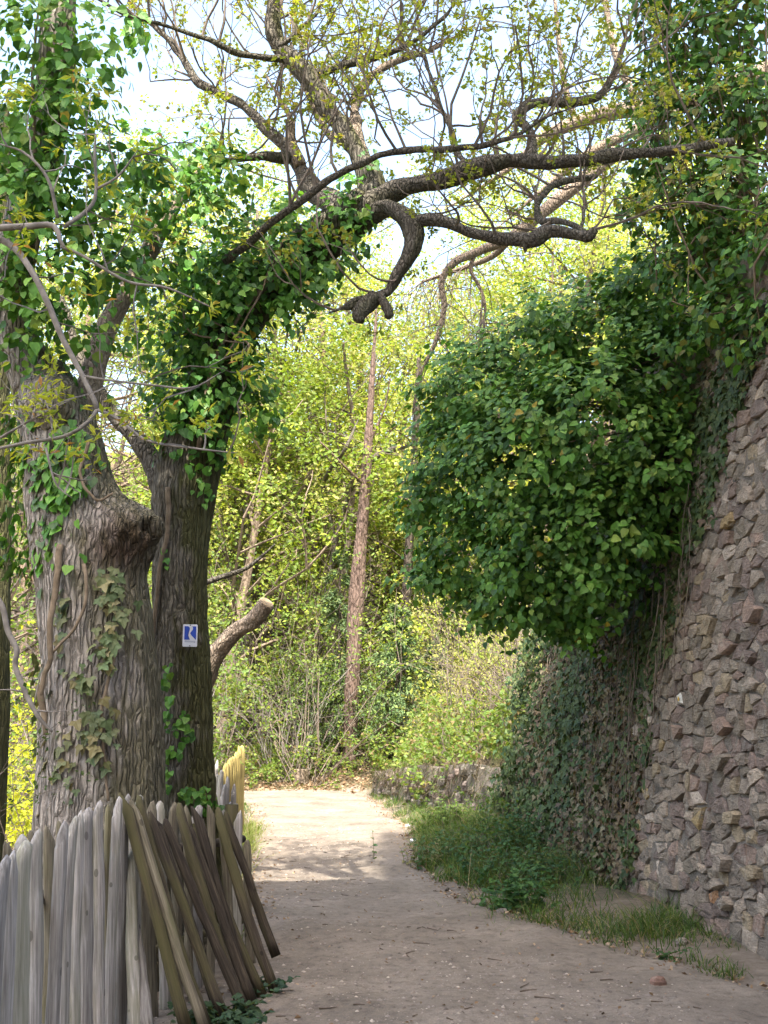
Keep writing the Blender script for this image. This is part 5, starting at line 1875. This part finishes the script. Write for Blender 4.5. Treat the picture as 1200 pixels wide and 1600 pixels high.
ug = thing('undergrowth', 'low bramble undergrowth behind the end of the path', None, (-2, 29.5, 0))
ug['kind'] = 'stuff'
tag(mw.build('canes', M['twig'], ug), kind='stuff')
scatter(mb, ST, *buds(tips, 6, .10, [(.11, .18, .035), (.13, .19, .035), (.2, .24, .05), (.2, .15, .07)], [3, 3, 2, 1]))
scatter(mb, ST, *buds(tips2, 5, .05, [(.07, .13, .03), (.10, .16, .035), (.14, .18, .05)]))
tag(mb.build('foliage', M['young'], ug), kind='stuff')
# stump at the end of the path
sp_ = P(470, 1222, 28.2)
stp = thing('tree_stump', 'short grey stump in the leaf litter at the path end', 'stump', (sp_[0], sp_[1], gz(sp_[0], sp_[1])))
g0 = gz(sp_[0], sp_[1])
limb_w(stp, 'bole', np.array([(sp_[0], sp_[1], g0 - .1, .24), (sp_[0], sp_[1], g0 + .12, .2), (sp_[0] + .01, sp_[1], g0 + .34, .19)]), M['tan'], 18, .03, .015, 14, 2, .08, 5.0)

# ------------------------------------------------------------------ grass, herbs, litter
mb = MB()


def grass_patch(n, xy, ln, pal, wts=None, wd=.0045, bend=.5, spread=.45):
    xy = np.asarray(xy)
    k_ = fbm(xy[:, 0] * 2.6, xy[:, 1] * 2.6, 0 * xy[:, 0], 3, 77)
    xy = xy[(k_ > .36) | (rng.random(len(xy)) < .25)]
    k_ = fbm(xy[:, 0] * 2.1, xy[:, 1] * 2.1, 0 * xy[:, 0], 2, 78)
    ln = ln * (.35 + 1.35 * k_) * np.where(rng.random(len(xy)) < .06, 1.8, 1)
    z = ground_z(xy[:, 0], xy[:, 1])
    b = np.c_[xy, z - .01]
    d = np.c_[rng.normal(0, spread, (len(xy), 2)), np.ones(len(xy))]
    blades(mb, b, d, rng.uniform(.5, 1.2, len(xy)) * ln, np.full(len(xy), wd) * rng.uniform(.7, 1.3, len(xy)), colmix(len(xy), pal, wts), bend, 2)


def bank_xy(n, y0, y1, o0, o1):
    y = rng.uniform(y0, y1, n)
    k = fbm(y * 1.7, 0 * y, 0 * y, 2, 41)
    x = path_r(y) + rng.uniform(o0, o1, n) + (k - .5) * .3
    return np.c_[x, y]


GW = [3, 3, 3, 1.2]
grass_patch(0, bank_xy(5200, 11.6, 25.5, -.02, .55), .20, GREENS + DRY[:2], GW + [.7, .5])
xy = bank_xy(7000, 11.0, 17.5, .15, 1.7)
xy = xy[xy[:, 0] < wall_x(xy[:, 1], .2) - .02]
grass_patch(0, xy, .26, GREENS + DRY[:2], GW + [.6, .5])
# separate tufts by the wall foot
for (gx, gy, n, s, ln) in [(840, 1425, 420, .16, .2), (800, 1410, 240, .15, .18), (960, 1440, 300, .16, .19), (1010, 1432, 460, .17, .24), (1050, 1440, 280, .12, .2), (920, 1425, 260, .16, .16), (1125, 1488, 170, .07, .15), (1100, 1475, 90, .08, .12), (760, 1390, 260, .2, .2), (890, 1400, 260, .2, .2), (860, 1380, 300, .25, .22), (1070, 1455, 60, .1, .12)]:
    c = G(gx, gy, .12)
    pts_ = c[:2] + rng.normal(0, s, (n, 2)) * np.array((1, 1.2))
    pts_ = pts_[pts_[:, 0] < wall_x(pts_[:, 1], .2) - .03]
    grass_patch(0, pts_, ln, GREENS + DRY[:2], [3, 3, 4, 1.0, .8, .6], .0038)
y = rng.uniform(7.2, 11.5, 900)
kk = fbm(y * 1.3, 0 * y, 0 * y, 2, 91)
y = y[kk > .5]
grass_patch(0, np.c_[wall_x(y, .1) - .06 - np.abs(rng.normal(0, .09, len(y))), y], .15, GREENS + DRY[:2], [3, 3, 4, 1, 1.2, 1], .0036)
# along the fences
y = rng.uniform(11.5, 17.6, 2600)
grass_patch(0, np.c_[np.interp(y, [11.5, 17.1], [-1.66, -2.08]) + rng.uniform(-.02, .3, 2600) * rng.random(2600), y], .26, [(.12, .17, .03), (.17, .21, .05)] + DRY[:2], [3, 3, 1, .5])
y = rng.uniform(17.5, 25, 1500)
grass_patch(0, np.c_[path_l(y) - rng.uniform(-.05, .6, 1500), y], .2, GREENS + DRY[:2], GW + [1, 1])
y = rng.uniform(7.9, 11.5, 500)
grass_patch(0, np.c_[np.interp(y, [8, 11.4], [-1.05, -1.66]) + rng.uniform(0, .12, 500), y], .12, GREENS)
# terrace above the low wall
y = rng.uniform(16.2, 26, 4200)
x = lw_x(y) + .12 + rng.uniform(0, 3.0, 4200)
grass_patch(0, np.c_[x, y], .26, GREENS + DRY, [1.5, 2, 1, 2, 1.5, 1.2, 1, .6], .007, .7)
tag(mb.build('grass', M['grass']), 'grass along the path edges and the wall foot', None, None, 'stuff')


def herb(name, label, gx, gy, z, n, Hh, rad, leaf, pal, seed):
    c = G(gx, gy, z)
    t = thing(name, label, 'plant', (c[0], c[1], gz(c[0], c[1])))
    tw = Twigs()
    A_, Nn, Tt, Sz = [], [], [], []
    for k in range(n):
        bx, by = c[:2] + rng.normal(0, rad, 2)
        bx = min(bx, wall_x(by, .2) - .08)
        g = gz(bx, by)
        h = Hh * rng.uniform(.6, 1.1)
        p = spline(np.array([(bx, by, g - .02), (bx + rng.normal(0, .04), by + rng.normal(0, .04), g + h * .5), (bx + rng.normal(0, .07), by + rng.normal(0, .07), g + h)]), 6)
        tw.add(list(p), .004, .0015, 4, (.5, .8, .25))
        for j in range(1, 6):
            for q_ in range(3):
                a = rng.uniform(0, 6.28)
                A_.append(p[j])
                Tt.append((math.cos(a), math.sin(a), rng.uniform(-.3, .35)))
                Nn.append((rng.normal(0, .3), rng.normal(-.2, .3), 1.0))
                Sz.append(leaf * rng.uniform(.6, 1.1) * (1.2 - j * .1))
    mb = MB()
    tw.into(mb)
    tag(mb.build('stems', M['stem'], t), kind='stuff')
    mb = MB()
    scatter(mb, IVYT, np.array(A_), np.array(Nn), np.array(Tt), np.array(Sz), colmix(len(A_), pal))
    tag(mb.build('leaf_mass', M['grass'], t), kind='stuff')


NET = [(.05, .12, .035), (.07, .15, .04), (.04, .10, .035)]
herb('nettle_clump', 'bright green nettle clump at the foot of the ivy wall beside the path', 815, 1405, .12, 30, .34, .13, .075, NET, 1)
herb('nettle_clump', 'leafy green weeds on the bank close to the bare stone patch', 770, 1350, .2, 36, .36, .26, .06, NET, 2)
herb('nettle_clump', 'fresh leafy weeds on the sunny bank below the low wall', 690, 1292, .15, 30, .34, .2, .07, [(.12, .2, .04), (.16, .24, .05)], 3)
herb('nettle_clump', 'shaded leafy weeds between grass tufts and creeper', 720, 1325, .2, 50, .34, .35, .055, NET + [(.1, .14, .05)], 4)
herb('nettle_clump', 'tall dark weeds hard against the far end of the creeper', 800, 1318, .25, 46, .46, .22, .06, NET, 14)
herb('nettle_clump', 'spreading weeds midway along the verge behind the nettle clump', 835, 1368, .15, 40, .3, .2, .055, NET + [(.1, .15, .04)], 15)
herb('nettle_clump', 'weeds mixed with dry stalks at the sunny verge edge', 668, 1340, .1, 26, .24, .14, .05, [(.10, .15, .04), (.2, .18, .08)], 16)
herb('weed_sprig', 'tiny leafy sprig alone near the wall foot', 1043, 1495, .02, 5, .09, .03, .04, NET, 5)
herb('ivy_seedling', 'low ivy plant creeping at the foot of the leaning pales', 345, 1590, .05, 34, .16, .12, .06, [(.035, .075, .035), (.05, .09, .04)], 6)
herb('ivy_seedling', 'small ivy plant growing through the gap of the grey pales', 55, 1540, .1, 8, .3, .06, .055, [(.04, .085, .03)], 7)
herb('ivy_seedling', 'green weeds under the leaning pales near the fence corner', 405, 1545, .03, 10, .14, .05, .05, [(.035, .08, .04)], 8)
# shrub tips at the lower left behind the fence
shrub('privet_shrub', 'small leaved green shrub behind the fence at the left edge', 'shrub', -2.75, 7.0, 2.0, .5, 14, [(.05, .10, .025), (.08, .13, .03)], .035, 5, 'twig')

# pebbles, twigs and dead leaves on the path
mb = MB()
N = 9000
y = 6 + 12 * rng.random(N) ** 1.6
x = path_l(y) + (path_r(y) - path_l(y)) * rng.random(N)
k = fbm(x * .8, y * .8, 0 * x, 2, 55)
ok = rng.random(N) < np.clip((k - .40) * 5 + np.clip(.2 - x, 0, 1) * .5, .08, 1)
x, y = x[ok], y[ok]
N = len(x)
z = path_z(x, y)
sz = .004 + .013 * rng.random(N) ** 3.5
dirs = np.array([(1, 0, -.1), (.3, .95, -.1), (-.8, .6, -.1), (-.8, -.6, -.1), (.3, -.95, -.1), (0, 0, .5), (0, 0, -.5)])
V = np.stack([x, y, z + sz * .15], -1)[:, None, :] + dirs[None] * rng.uniform(.7, 1.4, (N, 7, 1)) * sz[:, None, None]
t = np.array([(0, 1, 5), (1, 2, 5), (2, 3, 5), (3, 4, 5), (4, 0, 5)])[None] + (np.arange(N) * 7)[:, None, None]
mb.add(V.reshape(-1, 3), t.reshape(-1, 3), None, np.repeat(colmix(N, [(.22, .19, .17), (.28, .24, .21), (.16, .135, .12), (.40, .35, .30), (.24, .17, .13)], [3, 3, 1.6, 2, 1]), 7, 0))
tag(mb.build('pebbles', M['stone']), 'loose pebbles and grit scattered over the shaded path', None, None, 'stuff')
mb = MB()


def litter(x, y, size, pal, zf):
    N = len(x)
    p = np.stack([x, y, zf(x, y) + rng.uniform(.004, .02, N)], -1)
    scatter(mb, ST, p, unit(rng.normal(0, .45, (N, 3)) + np.array((0, 0, 1.0))), unit(rng.normal(0, 1, (N, 3)) * np.array((1, 1, .2))), rng.uniform(.6, 1.3, N) * size, colmix(N, pal))


DEADP = [(.22, .14, .08), (.30, .21, .13), (.16, .10, .06), (.36, .27, .18)]
y = rng.uniform(26.2, 29, 4200)
x = rng.uniform(-7, .3, 4200)
litter(x, y, .09, DEADP, ground_z)
y = rng.uniform(7, 25, 1500)
x = path_r(y) + rng.normal(-.05, .14, 1500)
litter(x, y, .04, DEADP, lambda a, b: np.maximum(ground_z(a, b), path_z(a, b)))
y = rng.uniform(9, 25, 800)
x = path_l(y) + rng.normal(.1, .14, 800)
litter(x, y, .04, DEADP, lambda a, b: np.maximum(ground_z(a, b), path_z(a, b)))
y = 6.2 + 9 * rng.random(420) ** 1.5
x = path_l(y) + (path_r(y) - path_l(y)) * rng.random(420)
litter(x, y, .03, DEADP + [(.1, .07, .05)], path_z)
tag(mb.build('leaf_litter', M['dead']), 'dry brown leaf litter along the path and at its end', None, None, 'stuff')
tw = Twigs()
for k in range(70):
    y_ = 6.3 + 8 * rng.random() ** 1.5
    x_ = path_l(y_) + (path_r(y_) - path_l(y_)) * rng.random()
    a = rng.normal(0, .6)
    L = rng.uniform(.03, .12)
    p = np.array([(x_ + math.cos(a) * L * t_ + rng.normal(0, .003), y_ + math.sin(a) * L * t_, 0) for t_ in np.linspace(-.5, .5, 4)])
    p[:, 2] = path_z(p[:, 0], p[:, 1]) + .006
    tw.add(list(p), .004, .002, 4, (.6, .55, .5))
mb = MB()
tw.into(mb)
tag(mb.build('twig_litter', M['twig']), 'broken dark twigs lying on the shaded path', None, None, 'stuff')


def rock(label, gx, gy, r, col, seed, flat=.6, cat='stone', name='loose_stone', mat='stone', zz=0.0):
    c = G(gx, gy, zz)
    z = max(float(path_z(c[0], c[1])), gz(c[0], c[1]))
    n, m = 9, 6
    T, Pp = np.meshgrid(np.linspace(0, 2 * np.pi, n, endpoint=False), np.linspace(.05, np.pi - .05, m))
    D = np.stack([np.cos(T) * np.sin(Pp), np.sin(T) * np.sin(Pp), np.cos(Pp) * flat], -1)
    V = D * r * (1 + .7 * (vn(D[..., 0] * 2 + seed, D[..., 1] * 2, D[..., 2] * 2, seed) - .5))[..., None] + np.array((c[0], c[1], z + r * flat * .45))
    idx = np.arange(n * m).reshape(m, n)
    nx_ = np.roll(idx, -1, 1)
    mb = MB()
    mb.add(V.reshape(-1, 3), None, np.stack([idx[:-1], idx[1:], nx_[1:], nx_[:-1]], -1).reshape(-1, 4), col)
    tag(mb.build(name, M[mat] if isinstance(mat, str) else mat), label, cat)


rock('flat reddish stone lying alone on the path near the wall foot', 1027, 1539, .055, (.24, .15, .12), 1)
rock('grey rounded stone at the grass edge left of the nettles', 785, 1432, .05, (.22, .2, .18), 2)
rock('pale stone half sunk beside the lone grass sprig', 1066, 1478, .05, (.3, .26, .23), 3)
rock('brown flat stone at the crumbling path edge', 748, 1413, .07, (.2, .15, .12), 4, .4)
paper = m_plain('crumpled_paper', (.7, .7, .72), .8, .2, .15)
rock('white crumpled paper scrap on the sunny right path edge, farther one', 638, 1293, .05, (1, 1, 1), 5, .6, 'litter', 'paper_scrap', paper)
rock('white crumpled paper scrap at the right path edge, nearer one', 646, 1316, .055, (1, 1, 1), 6, .5, 'litter', 'paper_scrap', paper)
rock('small white paper scrap lying in the weeds by the wall', 836, 1352, .04, (1, 1, 1), 8, .6, 'litter', 'paper_scrap', paper, .25)
